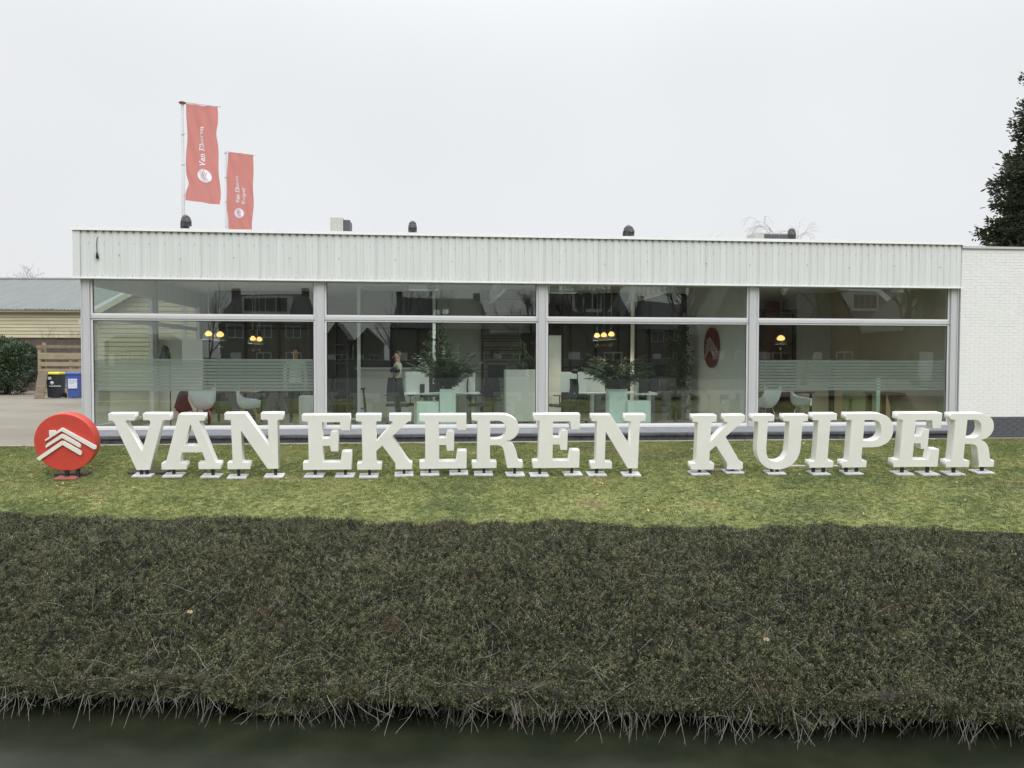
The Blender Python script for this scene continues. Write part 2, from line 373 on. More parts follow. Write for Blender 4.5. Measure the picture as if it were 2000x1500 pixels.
# ------------------------------------------------------------------ the building
bld = thing('showroom_building','long low white office building with four big glazed bays and ribbed metal fascia','building',(PA.x,PA.y,0),ANG)
bays = [(0.10,4.26),(4.51,8.68),(8.92,13.08),(13.34,17.50)]
ZG0, ZG1, ZU0, ZU1 = .276, 2.315, 2.45, 3.12
AL, FL = MT['aluminium'], MT['frame_light']
def window(i, u0, u1, z0, z1, stripes):
    g = MB(); f = .035
    g.box(u0-f,u1+f,-.03,.05,z0-f,z0); g.box(u0-f,u1+f,-.03,.05,z1,z1+f); g.box(u0-f,u0,-.03,.05,z0,z1); g.box(u1,u1+f,-.03,.05,z0,z1)
    wd = g.obj('window', FL, bld)
    MB().box(u0,u1,-.004,.006,z0,z1).obj('pane', MT['glazing'], wd)
    g = MB(); r=.012   # dark rubber gasket
    g.box(u0,u0+r,-.012,-.005,z0,z1); g.box(u1-r,u1,-.012,-.005,z0,z1); g.box(u0+r,u1-r,-.012,-.005,z1-r,z1); g.box(u0+r,u1-r,-.012,-.005,z0,z0+r*.6)
    g.obj('gasket', MT['rubber'], wd)
    if stripes:
        zt = 1.575; h=.064
        for k in range(10):
            a = zt-k*h; MB().box(u0+.02,u1-.02,.0075,.0095,a-h+.011,a).obj('frosted_stripe', MT['frosted_film'], wd)
    return wd
for i,(a,b) in enumerate(bays):
    window(i,a,b,ZG0,ZG1,i in (0,3)); window(i,a,b,ZU0,ZU1,False)
# transom profiles, posts
for i,(a,b) in enumerate(bays):
    g = MB(); g.box(a-.035,b+.035,-.055,.05,ZG1+.036,ZG1+.075); g.box(a-.035,b+.035,-.035,.05,ZG1+.075,ZU0-.036); g.obj('transom', AL, bld)
    g = MB(); g.box(a-.035,b+.035,-.06,.05,ZG0-.075,ZG0-.036); g.obj('bottom_rail', FL, bld)
for k,(a,b) in enumerate([(-.10,.063),(4.297,4.473),(8.717,8.883),(13.117,13.303),(17.537,17.70)]):
    g = MB(); g.box(a,b,-.07,.13,-.06,3.13); g.box(a,a+.02,-.085,-.0705,.2,3.12); g.box(b-.02,b,-.085,-.0705,.2,3.12); g.obj('post', AL, bld)
# sill flashing sloping out, dark recess, plinth stones
g = MB(); g.add([(-.10,-.065,.20),(17.70,-.065,.20),(17.70,-.20,.105),(-.10,-.20,.105),(-.10,-.20,.085),(17.70,-.20,.085),(17.70,-.06,.085),(-.10,-.06,.085)],[(3,2,1,0),(4,5,2,3),(7,6,5,4),(0,7,4,3),(1,2,5,6)]); g.obj('sill', MT['sill_grey'], bld)
for i in range(18):
    MB().box(-.1+i*.989+.004,-.1+(i+1)*.989-.004,-.235,-.03,.04,.082).obj('sill_stone', MT['plinth_dark'], bld)
for i in range(12):
    MB().box(-.1+i*1.4835+.004,-.1+(i+1)*1.4835-.004,-.17,-.02,-.12,.038).obj('plinth_stone', MT['plinth_dark'], bld)
# ribbed fascia panels
FZ0, FZ1 = 3.122, 4.003
pw = 1.108; nrib = 8
def rib_panel():
    prof=[]; p = pw/nrib
    for k in range(nrib):
        x=k*p; prof += [(x+.0015 if k==0 else x,-.176),(x+p*.16,-.176),(x+p*.26,-.189),(x+p*.78,-.189),(x+p*.90,-.176)]
    prof.append((pw-.002,-.176))
    g=MB(); n=len(prof); vs=[]
    for z in (FZ0,FZ1): vs += [(x,y,z) for x,y in prof]
    g.add(vs,[(i,i+1,n+i+1,n+i) for i in range(n-1)]); g.box(0.0015,pw-.002,-.174,-.10,FZ0,FZ1)
    return g.mesh('cladding_panel', MT['fascia_white'])
rp = rib_panel()
for i in range(16):
    o = link('cladding_panel', rp, bld, loc=(-.05+i*pw,0,0))
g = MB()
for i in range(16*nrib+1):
    u=-.05+i*pw/nrib; g.box(u-.014,u+.024,-.184,-.1775,FZ1-.034,FZ1)  # dark grey boxes imitate the coping's shade at the top of each rib recess
g.obj('rib_gap_shade', MT['sill_grey'], bld, kind='stuff')
g = MB(); g.box(-.185,-.052,-.20,-.05,FZ0,FZ1); g.obj('corner_trim', MT['fascia_white'], bld)
g = MB(); g.box(-.20,17.72,-.235,.25,FZ1+.002,FZ1+.062); g.obj('coping', MT['coping_white'], bld)
g = MB(); g.box(-.20,17.72,-.215,.06,FZ0-.025,FZ0-.003); g.obj('bottom_flashing', MT['coping_white'], bld)
g = MB(); g.box(-.185,-.10,-.05,11.0,FZ0,FZ1); g.obj('side_fascia', MT['fascia_white'], bld)
g = MB()
for i in range(64):
    u = .1+i*pw/4; g.box(u,u+.014,-.199,-.1905,3.765,3.776)
for i in range(125):
    u = .0+i*pw/8+.066; g.box(u,u+.012,-.199,-.1905,3.155,3.165)
for i in range(17):
    u = .75+i*1.03+random.uniform(-.15,.15); z=3.5+random.uniform(-.03,.05); g.box(u,u+.018,-.2,-.1905,z,z+.018)
g.obj('screws', MT['screw'], bld, kind='stuff')
# roof, floor, ceiling, walls
MB().box(-.09,17.72,.0,11.0,3.90,3.98).obj('roof', MT['ceiling_grey'], bld)
MB().box(-.08,17.72,.14,11.0,3.42,3.46).obj('ceiling', MT['ceiling_grey'], bld)
MB().box(-.08,17.72,.14,11.0,.02,.08).obj('floor', MT['floor_grey'], bld)
MB().box(-.08,17.72,10.9,11.05,-.06,3.89).obj('back_wall', MT['wall_beige'], bld)
MB().box(-.08,17.70,.135,.30,3.13,3.42).obj('ceiling_beam', MT['ceiling_grey'], bld)
MB().box(-.08,.05,7.6,10.9,-.06,3.89).obj('side_wall', MT['wall_green_grey'], bld)
MB().box(-.08,.05,.14,7.6,3.05,3.89).obj('side_lintel', MT['fascia_white'], bld)
MB().box(-.08,.05,.14,7.6,-.06,.2).obj('side_plinth', MT['sill_grey'], bld)
for v0,v1 in ((.14,3.75),(3.95,7.5)):
    g=MB(); g.box(-.05,.02,v0,v0+.06,.2,3.05); g.box(-.05,.02,v1-.06,v1,.2,3.05); g.box(-.05,.02,v0,v1,.2,.26); g.box(-.05,.02,v0,v1,2.35,2.45); g.box(-.05,.02,v0,v1,2.99,3.05)
    wd=g.obj('side_window', FL, bld)
    MB().box(-.02,-.01,v0+.06,v1-.06,.26,2.35).obj('pane', MT['glazing'], wd); MB().box(-.02,-.01,v0+.06,v1-.06,2.45,2.99).obj('pane', MT['glazing'], wd)
MB().box(-.09,.07,3.75,3.95,-.06,3.4).obj('side_post', AL, bld)
# white dividing wall between third and fourth bay, walls of the fourth bay
MB().box(13.14,13.28,.14,4.2,.08,3.42).obj('partition_wall', MT['wall_white'], bld)
MB().box(uu(1556,5.2),17.55,5.2,5.3,.08,3.42).obj('partition_wall', MT['wall_green_grey'], bld)
MB().box(17.56,17.70,.14,10.9,.08,3.42).obj('partition_wall', MT['wall_beige'], bld)
MB().box(13.0,17.5,8.6,8.7,.08,3.42).obj('partition_wall', MT['wall_orange'], bld)
MB().box(4.9,6.0,6.2,6.3,.08,3.42).obj('partition_wall', MT['wall_green_grey'], bld)
MB().box(uu(855,5.4),uu(940,5.4),5.4,5.5,.08,3.42).obj('partition_wall', MT['wall_green_grey'], bld)

# white brick wall on the right, bricks as pieces
bw = MB().box(17.735,26.0,-.10,.1,.362,3.945).obj('brick_wall', [MT['mortar_white']], bld)
MB().box(17.735,26.0,-.10,.1,-.06,.361).obj('brick_base', MT['plinth_dark'], bld)
MB().box(17.725,26.0,-.145,.25,3.948,3.995).obj('wall_coping', MT['aluminium'], bld)
BL,BH,JT = .210,.052,.010
def brick_mesh(l,mn): 
    g=MB(); b=.003
    g.frustum((0,l,0,.03),(0,l,0,.03),0,BH); return g.mesh('brick', MT[mn])
bm = {(l,k): brick_mesh(l,k) for l in (BL,.100) for k in ('brick_white','brick_dark')}
nb=0; rest={'brick_white':MB(),'brick_dark':MB()}
row=0; z=-.05
while z < 3.88:
    k = 'brick_dark' if z < .36 else 'brick_white'
    u = 17.74; first = True
    while u < 22.5:
        l = .100 if (first and row%2) else BL
        first=False; pr = -.1035-random.uniform(0,.002)
        inview = u < 19.35
        if inview and nb < 300 and z > -.02 and z < 2.7:
            link('brick', bm[(l,k)], bw, loc=(u,pr,z)); nb+=1
        else: rest[k].box(u,u+l,pr,pr+.03,z,z+BH)
        u += l+JT
    z += BH+JT; row+=1
rest['brick_white'].obj('bricks', MT['brick_white'], bw, kind='stuff'); rest['brick_dark'].obj('bricks', MT['brick_dark'], bw, kind='stuff')

# ------------------------------------------------------------------ roof things
def cowl(px, py0, py1, v, label, yaw):
    wpx = 17; u,_,z1 = loc(px,py0,v); s = 1/F*(PA.y+v+1)
    t = bt('roof_vent', label, 'vent', u, v, 3.98, yaw, 'black hooded vents along the roof edge')
    h = z1-3.98; r=.085
    MB().lathe([(r*.8,0),(r*.8,h-.12)],n=14).obj('vent_pipe', MT['cowl_black'], t)
    g = MB(); vs=[]; fs=[]; n=14; rings=7      # arched hood: a half ring bent forward
    for i in range(rings):
        a = math.pi*i/(rings-1); c=(0,-.10+.10*math.cos(a)*1.0,h-.13+.05*math.sin(a))
        for j in range(n):
            b = 2*math.pi*j/n; rr=r*1.08
            vs.append((rr*math.cos(b), c[1]+rr*math.sin(b)*math.cos(a), c[2]+rr*abs(math.sin(b))*math.sin(a)*1.0+ (.0)))
    for i in range(rings-1):
        for j in range(n): fs.append((i*n+j,i*n+(j+1)%n,(i+1)*n+(j+1)%n,(i+1)*n+j))
    g.add(vs,fs,0,True)
    g.tube([(0,0,h-.25),(0,0,h-.12),(0,-.03,h-.05),(0,-.09,h-.03),(0,-.15,h-.06),(0,-.18,h-.13),(0,-.185,h-.2)],[r*1.05,r*1.08,r*1.0,r*.95,r*1.0,r*1.08,r*1.1],14)
    g.obj('vent_hood', MT['cowl_black'], t)
    g = MB(); g.tube([(0,0,h-.27),(0,0,h-.245)],r*1.14,14); g.obj('collar', MT['cowl_black'], t)
cowl(361,425,443,1.6,'black hooded roof vent below the taller flag pole',.5)
cowl(806,437,453,1.4,'black rounded roof vent right of the beige air conditioner box',0)
cowl(1224,445,461,1.4,'black hooded roof vent standing alone above the third window bay',.2)
cowl(1546,451,466,1.4,'black hooded roof vent beside the long low cooling unit',-.4)
def ac(px0,px1,py,v,label,dep,yaw,louv):
    u0,u1 = uu(px0,v),uu(px1,v); z1 = zz((px0+px1)/2,py,v); wd=u1-u0
    t = bt('air_conditioner', label, 'air conditioner', u0, v, 3.98, yaw); z1-=3.98
    MB().box(0,wd,0,dep,.04,z1).obj('housing', MT['ac_beige'], t)
    g=MB(); 
    if louv:
        for k in range(3): g.box(wd*(.28+.235*k),wd*(.28+.235*k)+wd*.22,-.012,-.001,.07,z1-.03)
    else:
        for k in range(9): g.box(wd+.001,wd+.012,.06,dep-.06,.08+k*(z1-.14)/9,.08+(k+.6)*(z1-.14)/9)
        g.box(wd+.0,wd+.14,.03,dep-.02,.05,z1-.04)
    g.obj('grille', MT['ac_dark'], t)
    g=MB(); g.box(.03,.09,.05,dep-.05,0,.04); g.box(wd-.09,wd-.03,.05,dep-.05,0,.04); g.obj('feet', MT['ac_dark'], t)
ac(646,671,425,1.5,'tall beige air conditioner box with dark grille on the roof',.6,.0,False)
ac(1472,1536,455,2.2,'long low cooling unit with dark grilles on the roof',.5,.0,True)
# dangling cable and socket on the fascia
p = loc(190,462,-.2); t = bt('hanging_cable','black cable with a dangling plug on the white fascia near the left corner','cable',p[0],p[1],p[2])
L0 = p[2]-zz(190,505,-.2)
MB().tube([(.02,0,0),(0,-.01,-.03),(-.008,-.015,-L0*.4),(0,-.015,-L0*.75)],.007,6).obj('cord', MT['cable_black'], t)
MB().tube([(0,-.02,-L0*.70),(0,-.02,-L0*.82),(.004,-.02,-L0)],[.012,.022,.030],10).obj('plug', MT['cable_black'], t)

# ------------------------------------------------------------------ flags
GL = {  # thin slab-serif strokes: (advance, [polylines]), units of cap height
 'V':(.80,[[(.02,1),(.26,1)],[(.14,1),(.38,0)],[(.38,0),(.62,1)],[(.52,1),(.76,1)]]),
 'a':(.58,[[(.08,.56),(.2,.64),(.36,.6),(.4,.45),(.4,.02),(.52,.02)],[(.4,.38),(.16,.34),(.06,.17),(.14,.02),(.28,.02),(.4,.14)]]),
 'n':(.66,[[(.02,.62),(.14,.62),(.14,0)],[(.03,0),(.26,0)],[(.14,.5),(.3,.64),(.44,.58),(.48,.42),(.48,0)],[(.38,0),(.60,0)]]),
 'E':(.76,[[(.04,1),(.64,1),(.64,.8)],[(.16,1),(.16,0)],[(.04,0),(.68,0),(.68,.22)],[(.16,.52),(.48,.52)]]),
 'k':(.64,[[(.02,1),(.14,1),(.14,0)],[(.03,0),(.25,0)],[(.14,.3),(.46,.62)],[(.34,.62),(.56,.62)],[(.26,.38),(.5,0)],[(.4,0),(.6,0)]]),
 'e':(.56,[[(.08,.34),(.44,.34),(.42,.52),(.28,.63),(.14,.56),(.06,.34),(.12,.08),(.28,0),(.44,.1)]]),
 'r':(.50,[[(.02,.62),(.15,.62),(.15,0)],[(.03,0),(.28,0)],[(.15,.45),(.28,.62),(.44,.6)]]),
 'K':(.84,[[(.04,1),(.28,1)],[(.16,1),(.16,0)],[(.04,0),(.28,0)],[(.16,.42),(.62,1)],[(.5,1),(.76,1)],[(.32,.6),(.68,0)],[(.56,0),(.82,0)]]),
 'u':(.64,[[(.02,.62),(.13,.62),(.13,.16),(.24,.02),(.36,.04),(.47,.16)],[(.38,.62),(.47,.62),(.47,0),(.58,0)]]),
 'i':(.32,[[(.03,.62),(.15,.62),(.15,0)],[(.03,0),(.27,0)],[(.15,.82),(.15,.92)]]),
 'p':(.62,[[(.02,.62),(.14,.62),(.14,-.3)],[(.03,-.3),(.26,-.3)],[(.14,.5),(.3,.63),(.46,.55),(.5,.32),(.44,.08),(.3,0),(.14,.12)]]),
 ' ':(.36,[])}
def flag(px_pole, py_top, py_bot_pole, Y, fx0, fx1, fy0, fy1, label_pole, label_flag, lines, phase, cap):
    base = aty(px_pole, 700, Y); top = aty(px_pole, py_top, Y).z
    s = Y/F
    t = thing('flag_pole', label_pole, 'flag pole', (base.x, base.y, -.06), 0, 'flag poles behind the building')
    H = top+.06
    MB().tube([(0,0,0),(0,0,H*.5),(0,0,H)],[.075,.06,.045],12).obj('pole', MT['pole_grey'], t)
    if cap: MB().lathe([(.0,.0),(.09,.02),(.13,.06),(.09,.09),(.0,.10)],(0,0,H),14).obj('pole_cap', MT['pole_cap'], t)
    W = (fx1-fx0)*s; HH = (fy1-fy0)*s; x0=(fx0-px_pole)*s
    zt = EYE+(HOR-fy0)*s+.06
    MB().tube([(0,0,zt+.03),(x0+W*1.1,-.02,zt-.12*W)],.014,6).obj('top_arm', MT['pole_grey'], t)
    g=MB()
    for k in range(4):
        zr = zt-HH*(.01+.31*k); g.tube([(0,0,zr),(x0+.02,0,zr+.03)],.008,5)
        g.tube([(0,0,zr-.03),(0,0,zr+.03)],.055,8)
    g.obj('ties', MT['pole_grey'], t, kind='stuff')
    def wave(a,b):   # a 0..1 across, b 0..1 down
        edge = .035*math.sin(b*9+phase)*(a**1.5) + (-.05*math.exp(-((b-.28)/.08)**2) if phase<1 else -.03*math.exp(-((b-.75)/.2)**2))*a
        xx = x0 + W*(a+edge); xl = (.09*W*math.exp(-((b-.83)/.07)**2)*(1-a)**2 if phase<1 else 0)
        yy = (.09*math.sin(a*4.2+b*5+phase)+.06*math.sin(b*11+a*3+phase)*a) + .035*math.sin((a-b)*15+phase)
        return Vector((xx+xl, yy, zt-.12*W*a-HH*b*(1-.01*a)+.012*math.sin(a*5)))
    fo = thing('flag', label_flag, 'flag', (base.x, base.y, -.06), 0, 'salmon red banner flags')
    g=MB(); nx,ny=26,60; vs=[wave(i/nx,j/ny) for j in range(ny+1) for i in range(nx+1)]
    g.add(vs,[(j*(nx+1)+i,j*(nx+1)+i+1,(j+1)*(nx+1)+i+1,(j+1)*(nx+1)+i) for j in range(ny) for i in range(nx)],0,True)
    g.obj('cloth', MT['flag_cloth'], fo)
    def P2(x,y): # flag plane metres: x from left, y down from top -> surface point, just in front
        q = wave(x/W, y/HH); return Vector((q.x, q.y-.02, q.z))
    def segq(g, a, b, wdt):
        d = Vector((b[0]-a[0], b[1]-a[1])); L=d.length
        if L<1e-6: return
        n = Vector((-d.y,d.x))/L*wdt/2; k=max(1,int(L/.05)); e=d/L*wdt*.35
        A=Vector(a)-e; B=Vector(b)+e
        for i in range(k):
            p=A+(B-A)*(i/k); q=A+(B-A)*((i+1)/k)
            g.add([P2(*(p+n)),P2(*(q+n)),P2(*(q-n)),P2(*(p-n))],[(0,1,2,3)])
    g=MB()
    for txt,fx,fy,size in lines:     # baseline at x=fx*W, starts at y=fy*HH going up
        cur=0
        for ch in txt:
            adv,pl=GL[ch]
            for poly in pl:
                for i in range(len(poly)-1):
                    a,b=poly[i],poly[i+1]; a=(a[0]*KX,a[1]); b=(b[0]*KX,b[1]); th=.21 if (abs(a[0]-b[0])<abs(a[1]-b[1])) else .12
                    segq(g,(fx*W+ (-a[1])*size*0 + (0-a[1])*size, fy*HH-(cur+a[0])*size),(fx*W-b[1]*size, fy*HH-(cur+b[0])*size),th*size)
            cur+=adv*KX
    g.obj('lettering', MT['flag_text'], fo)
    cx,cy,r = lines_logo[0 if phase<1 else 1]; cx*=W; cy*=HH; r*=W
    g=MB(); n=28; vs=[P2(cx,cy)]+[P2(cx+r*k/5*math.cos(2*math.pi*i/n),cy+r*k/5*math.sin(2*math.pi*i/n)) for k in range(1,6) for i in range(n)]
    g.add(vs,[(0,1+i,1+(i+1)%n) for i in range(n)]+[(1+k*n+i,1+(k+1)*n+i,1+(k+1)*n+(i+1)%n,1+k*n+(i+1)%n) for k in range(4) for i in range(n)]); dsc=g.obj('logo_disc', MT['flag_text'], fo)
    g=MB(); P2o=P2
    def seg3(a,b,wd):
        d=Vector((b[0]-a[0],b[1]-a[1])); n=Vector((-d.y,d.x)).normalized()*wd/2
        off=Vector((0,-.008,0)); A,B=Vector(a),Vector(b)
        for i in range(4):
            p=A+(B-A)*(i/4); q=A+(B-A)*((i+1)/4); g.add([P2(*(p+n))+off,P2(*(q+n))+off,P2(*(q-n))+off,P2(*(p-n))+off],[(0,1,2,3)])
    for k,(l1,l2) in enumerate(((.55,.95),(.55,.55),(.9,.55))):   # chevrons turned on their side
        xx = cx-r*.42+k*r*.27
        seg3((xx,cy),(xx+r*l1*.55,cy+r*l1),r*.05); seg3((xx,cy),(xx+r*l2*.55,cy-r*l2),r*.075)
    g.obj('logo_chevrons', MT['flag_cloth'], fo)
    return t
KX=1.5
lines_logo = [(.56,.73,.205),(.44,.76,.19)]
flag(361,204,700,29.0,367.5,430,208,396,'taller grey flag pole with dark red cap behind the roof, further left','taller salmon banner flag with one line of white lettering and a round logo',[('Van Ekeren',.59,.635,.150)],0.3,True)
flag(444,299,700,38.0,447,497,302,454,'shorter grey flag pole without a cap behind the roof, further right','smaller salmon banner flag with two lines of white lettering, partly behind the roof',[('Van Ekeren',.44,.635,.135),('Kuiper',.66,.635,.145)],2.2,False)

# ------------------------------------------------------------------ the big letters
def crv(pts):   # points flagged 'c' are smoothed with their neighbours
    out=[]; n=len(pts)
    for i,p in enumerate(pts):
        a=pts[i]; b=pts[(i+1)%n]
        out.append((a[0],a[1]))
        if len(a)>2 and len(b)>2:
            p0=pts[i-1] if len(pts[i-1])>2 else a; p3=pts[(i+2)%n] if len(pts[(i+2)%n])>2 else b
            for k in range(1,5):
                t=k/5; q=[]
                for d in (0,1):
                    m1=(b[d]-p0[d])/2; m2=(p3[d]-a[d])/2
                    q.append((2*t**3-3*t*t+1)*a[d]+(t**3-2*t*t+t)*m1+(-2*t**3+3*t*t)*b[d]+(t**3-t*t)*m2)
                out.append(tuple(q))
    return out
c='c'
GLY = {
'V':(1.08,-.46,[[(0,1),(0,.88),(.055,.88,c),(.08,.868,c),(.095,.84,c),(.435,0),(.67,0),(.925,.84,c),(.935,.868,c),(.965,.885,c),(1.08,.885),(1.08,1),(.60,1),(.60,.885),(.695,.885,c),(.72,.868,c),(.722,.84,c),(.548,.335),(.30,.84,c),(.302,.868,c),(.325,.885,c),(.465,.885),(.465,1)]]),
'A':(1.07,-.41,[[(0,0),(.455,0),(.455,.118),(.36,.118,c),(.342,.13,c),(.34,.155,c),(.385,.31),(.745,.31),(.795,.155,c),(.793,.13,c),(.775,.118,c),(.665,.118),(.665,0),(1.07,0),(1.07,.118),(1.02,.118,c),(.985,.13,c),(.965,.155,c),(.725,.845,c),(.722,.87,c),(.745,.885,c),(.82,.885),(.82,1),(.355,1),(.095,.165,c),(.08,.135,c),(.05,.118,c),(0,.118)],[(.555,.825),(.425,.435),(.69,.435)]]),
'N':(1.03,-.32,[[(.015,0),(.42,0),(.42,.12),(.305,.12,c),(.288,.13,c),(.28,.15,c),(.28,.69),(.725,0),(.92,0),(.925,.85,c),(.935,.872,c),(.96,.885,c),(1.03,.885),(1.03,1),(.635,1),(.635,.885),(.735,.885,c),(.752,.875,c),(.755,.85,c),(.755,.425),(.365,1),(0,1),(0,.885),(.06,.885,c),(.09,.872,c),(.105,.85,c),(.11,.155,c),(.10,.13,c),(.075,.12,c),(.015,.12)]]),
'E':(.875,-.21,[[(0,0),(.875,0),(.875,.33),(.705,.33),(.68,.137),(.365,.137),(.365,.44),(.49,.44),(.51,.335),(.64,.335),(.64,.70),(.515,.70),(.49,.575),(.36,.575),(.36,.868),(.675,.868),(.70,.72),(.865,.72),(.865,1),(0,1),(0,.885),(.055,.885,c),(.09,.87,c),(.105,.835,c),(.105,.185,c),(.09,.15,c),(.055,.137,c),(0,.137)]]),
'K':(1.0,-.18,[[(.01,0),(.45,0),(.45,.118),(.385,.118,c),(.362,.13,c),(.355,.16,c),(.355,.34),(.465,.44),(.695,.118),(.695,0),(1.0,0),(1.0,.118),(.965,.125,c),(.935,.15,c),(.90,.20,c),(.64,.605),(.885,.83,c),(.93,.868,c),(.965,.88,c),(.985,.88),(.985,1),(.59,1),(.59,.88),(.635,.878,c),(.655,.86,c),(.645,.83,c),(.355,.515),(.355,.84,c),(.362,.868,c),(.385,.88,c),(.45,.88),(.45,1),(0,1),(0,.88),(.05,.88,c),(.085,.868,c),(.10,.83,c),(.105,.165,c),(.09,.13,c),(.06,.118,c),(.01,.118)]]),
'R':(.945,-.035,[[(.01,0),(.46,0),(.46,.12),(.37,.12,c),(.345,.13,c),(.337,.155,c),(.335,.43),(.45,.43,c),(.53,.415,c),(.575,.37,c),(.60,.29,c),(.655,0),(.945,0),(.945,.12),(.90,.12,c),(.87,.135,c),(.855,.165,c),(.81,.34,c),(.765,.43,c),(.70,.485,c),(.62,.507),(.71,.525,c),(.79,.572,c),(.85,.66,c),(.862,.76,c),(.83,.87,c),(.75,.945,c),(.64,.99,c),(.54,1,c),(0,1),(0,.89),(.05,.89,c),(.085,.875,c),(.10,.845,c),(.105,.165,c),(.09,.13,c),(.055,.12,c),(.01,.12)],[(.335,.885),(.335,.545),(.47,.545,c),(.555,.57,c),(.61,.63,c),(.622,.72,c),(.60,.81,c),(.55,.868,c),(.47,.885,c)]]),
'U':(1.01,.31,[[(0,1),(0,.885),(.06,.885,c),(.095,.875,c),(.11,.84,c),(.113,.42,c),(.13,.28,c),(.18,.15,c),(.28,.045,c),(.42,-.005,c),(.58,-.005,c),(.72,.035,c),(.83,.13,c),(.895,.26,c),(.915,.42,c),(.917,.84,c),(.93,.872,c),(.96,.885,c),(1.01,.885),(1.01,1),(.56,1),(.56,.885),(.64,.885,c),(.668,.872,c),(.675,.84,c),(.675,.40,c),(.66,.28,c),(.61,.19,c),(.53,.145,c),(.43,.145,c),(.345,.19,c),(.30,.28,c),(.285,.40,c),(.285,.885),(.395,.885),(.395,1)]]),
'I':(.44,.37,[[(0,0),(.44,0),(.44,.118),(.37,.118,c),(.342,.13,c),(.33,.16,c),(.33,.845,c),(.342,.872,c),(.37,.885,c),(.44,.885),(.44,1),(0,1),(0,.885),(.065,.885,c),(.095,.872,c),(.108,.845,c),(.108,.16,c),(.095,.13,c),(.065,.118,c),(0,.118)]]),
'P':(.88,.44,[[(0,0),(.447,0),(.447,.118),(.385,.118,c),(.357,.13,c),(.345,.16,c),(.345,.372),(.54,.372,c),(.68,.395,c),(.80,.465,c),(.87,.58,c),(.88,.72,c),(.84,.85,c),(.75,.945,c),(.64,.99,c),(.54,1,c),(.0,1),(.0,.885),(.065,.885,c),(.095,.872,c),(.108,.845,c),(.108,.16,c),(.095,.13,c),(.065,.118,c),(0,.118)],[(.345,.88),(.345,.495),(.50,.495,c),(.585,.52,c),(.645,.58,c),(.66,.68,c),(.64,.79,c),(.585,.86,c),(.50,.88,c)]]),
}
def extrude_poly(name, loops, depth, m, bev=.0035):
    cu = bpy.data.curves.new(name,'CURVE'); cu.dimensions='2D'; cu.fill_mode='BOTH'; cu.extrude=depth/2-bev; cu.bevel_depth=bev; cu.bevel_resolution=1; cu.offset=-bev
    for lp in loops:
        sp = cu.splines.new('POLY'); sp.points.add(len(lp)-1); sp.use_cyclic_u=True
        for i,p in enumerate(lp): sp.points[i].co=(p[0],p[1],0,1)
    o = bpy.data.objects.new('tmp',cu); COL.objects.link(o)
    me = bpy.data.meshes.new_from_object(o.evaluated_get(bpy.context.evaluated_depsgraph_get()))
    bpy.data.objects.remove(o); me.name=name; me.materials.clear(); me.materials.append(m)
    me.transform(Matrix.Rotation(math.pi/2,4,'X'))    # xy -> xz, front faces -y
    return me
DEP=.165; TILT=rad(7.5)
P0 = on_lawn(280, 929.5); P1 = on_lawn(1890, 924.5)
RD = (P1-P0); 
def row_pt(px, off=0):     # where the column of pixels px meets the letter row, on the lawn
    Q = P0-BV*off; d = ray(px, 900); k = (Q.x*RD.y-Q.y*RD.x)/(d.x*RD.y-d.y*RD.x)
    x,y = d.x*k+BV.x*off, d.y*k+BV.y*off; return Vector((x,y,lawn_z(x,y)))
meshes={}
LETTERS = [ # glyph, x0 px, measured height px, bottom y, [leg px], [plate px], label
('V',217.4,112.2,916.6,[276.5,287.5],[281],'big white letter V, first in the row, beside the red disc'),
('A',314.8,109.8,915.4,[340.5,415.5],[341,413],'big white letter A in the row on the lawn'),
('N',442.1,111.3,914.8,[466.8,538],[465,536],'big white letter N directly right of the A'),
('E',591.5,109.3,916.2,[616,674.5],[615,674],'big white letter E left of the first K'),
('K',696.0,109.8,915.9,[722,789],[721,789],'big white letter K standing between two Es'),
('E',818.4,107.5,914.1,[839.5,897],[839.5,896],'big white letter E between a K and an R'),
('R',920.6,106.9,913.0,[945,1005.3],[944,1006],'big white letter R standing between two Es'),
('E',1039.3,107.2,912.8,[1053.8,1117],[1052,1118],'big white letter E between an R and an N'),
('N',1149.6,107.2,913.8,[1164.5,1231.5],[1164,1232],'big white letter N just before the wide gap in the row'),
('K',1345.5,108.2,915.7,[1365.5,1432],[1364,1432],'big white letter K right after the wide gap in the row'),
('U',1463.5,107.3,914.5,[1507,1518],[1512],'big white letter U in the row on the lawn'),
('I',1580.2,107.3,912.1,[1588,1608],[1598],'big white letter I in the row on the lawn'),
('P',1644.3,107.3,911.5,[1651,1672],[1661],'big white letter P in the row on the lawn'),
('E',1743.0,107.3,910.7,[1760.5,1812],[1760,1811],'big white letter E between the P and the last R'),
('R',1843.5,106.9,911.0,[1861,1919],[1859,1917],'big white letter R at the far end of the row'),
]
plate_me = MB().box(-.145,.145,-.12,.12,0,.022).mesh('base_plate', MT['plate_grey'])
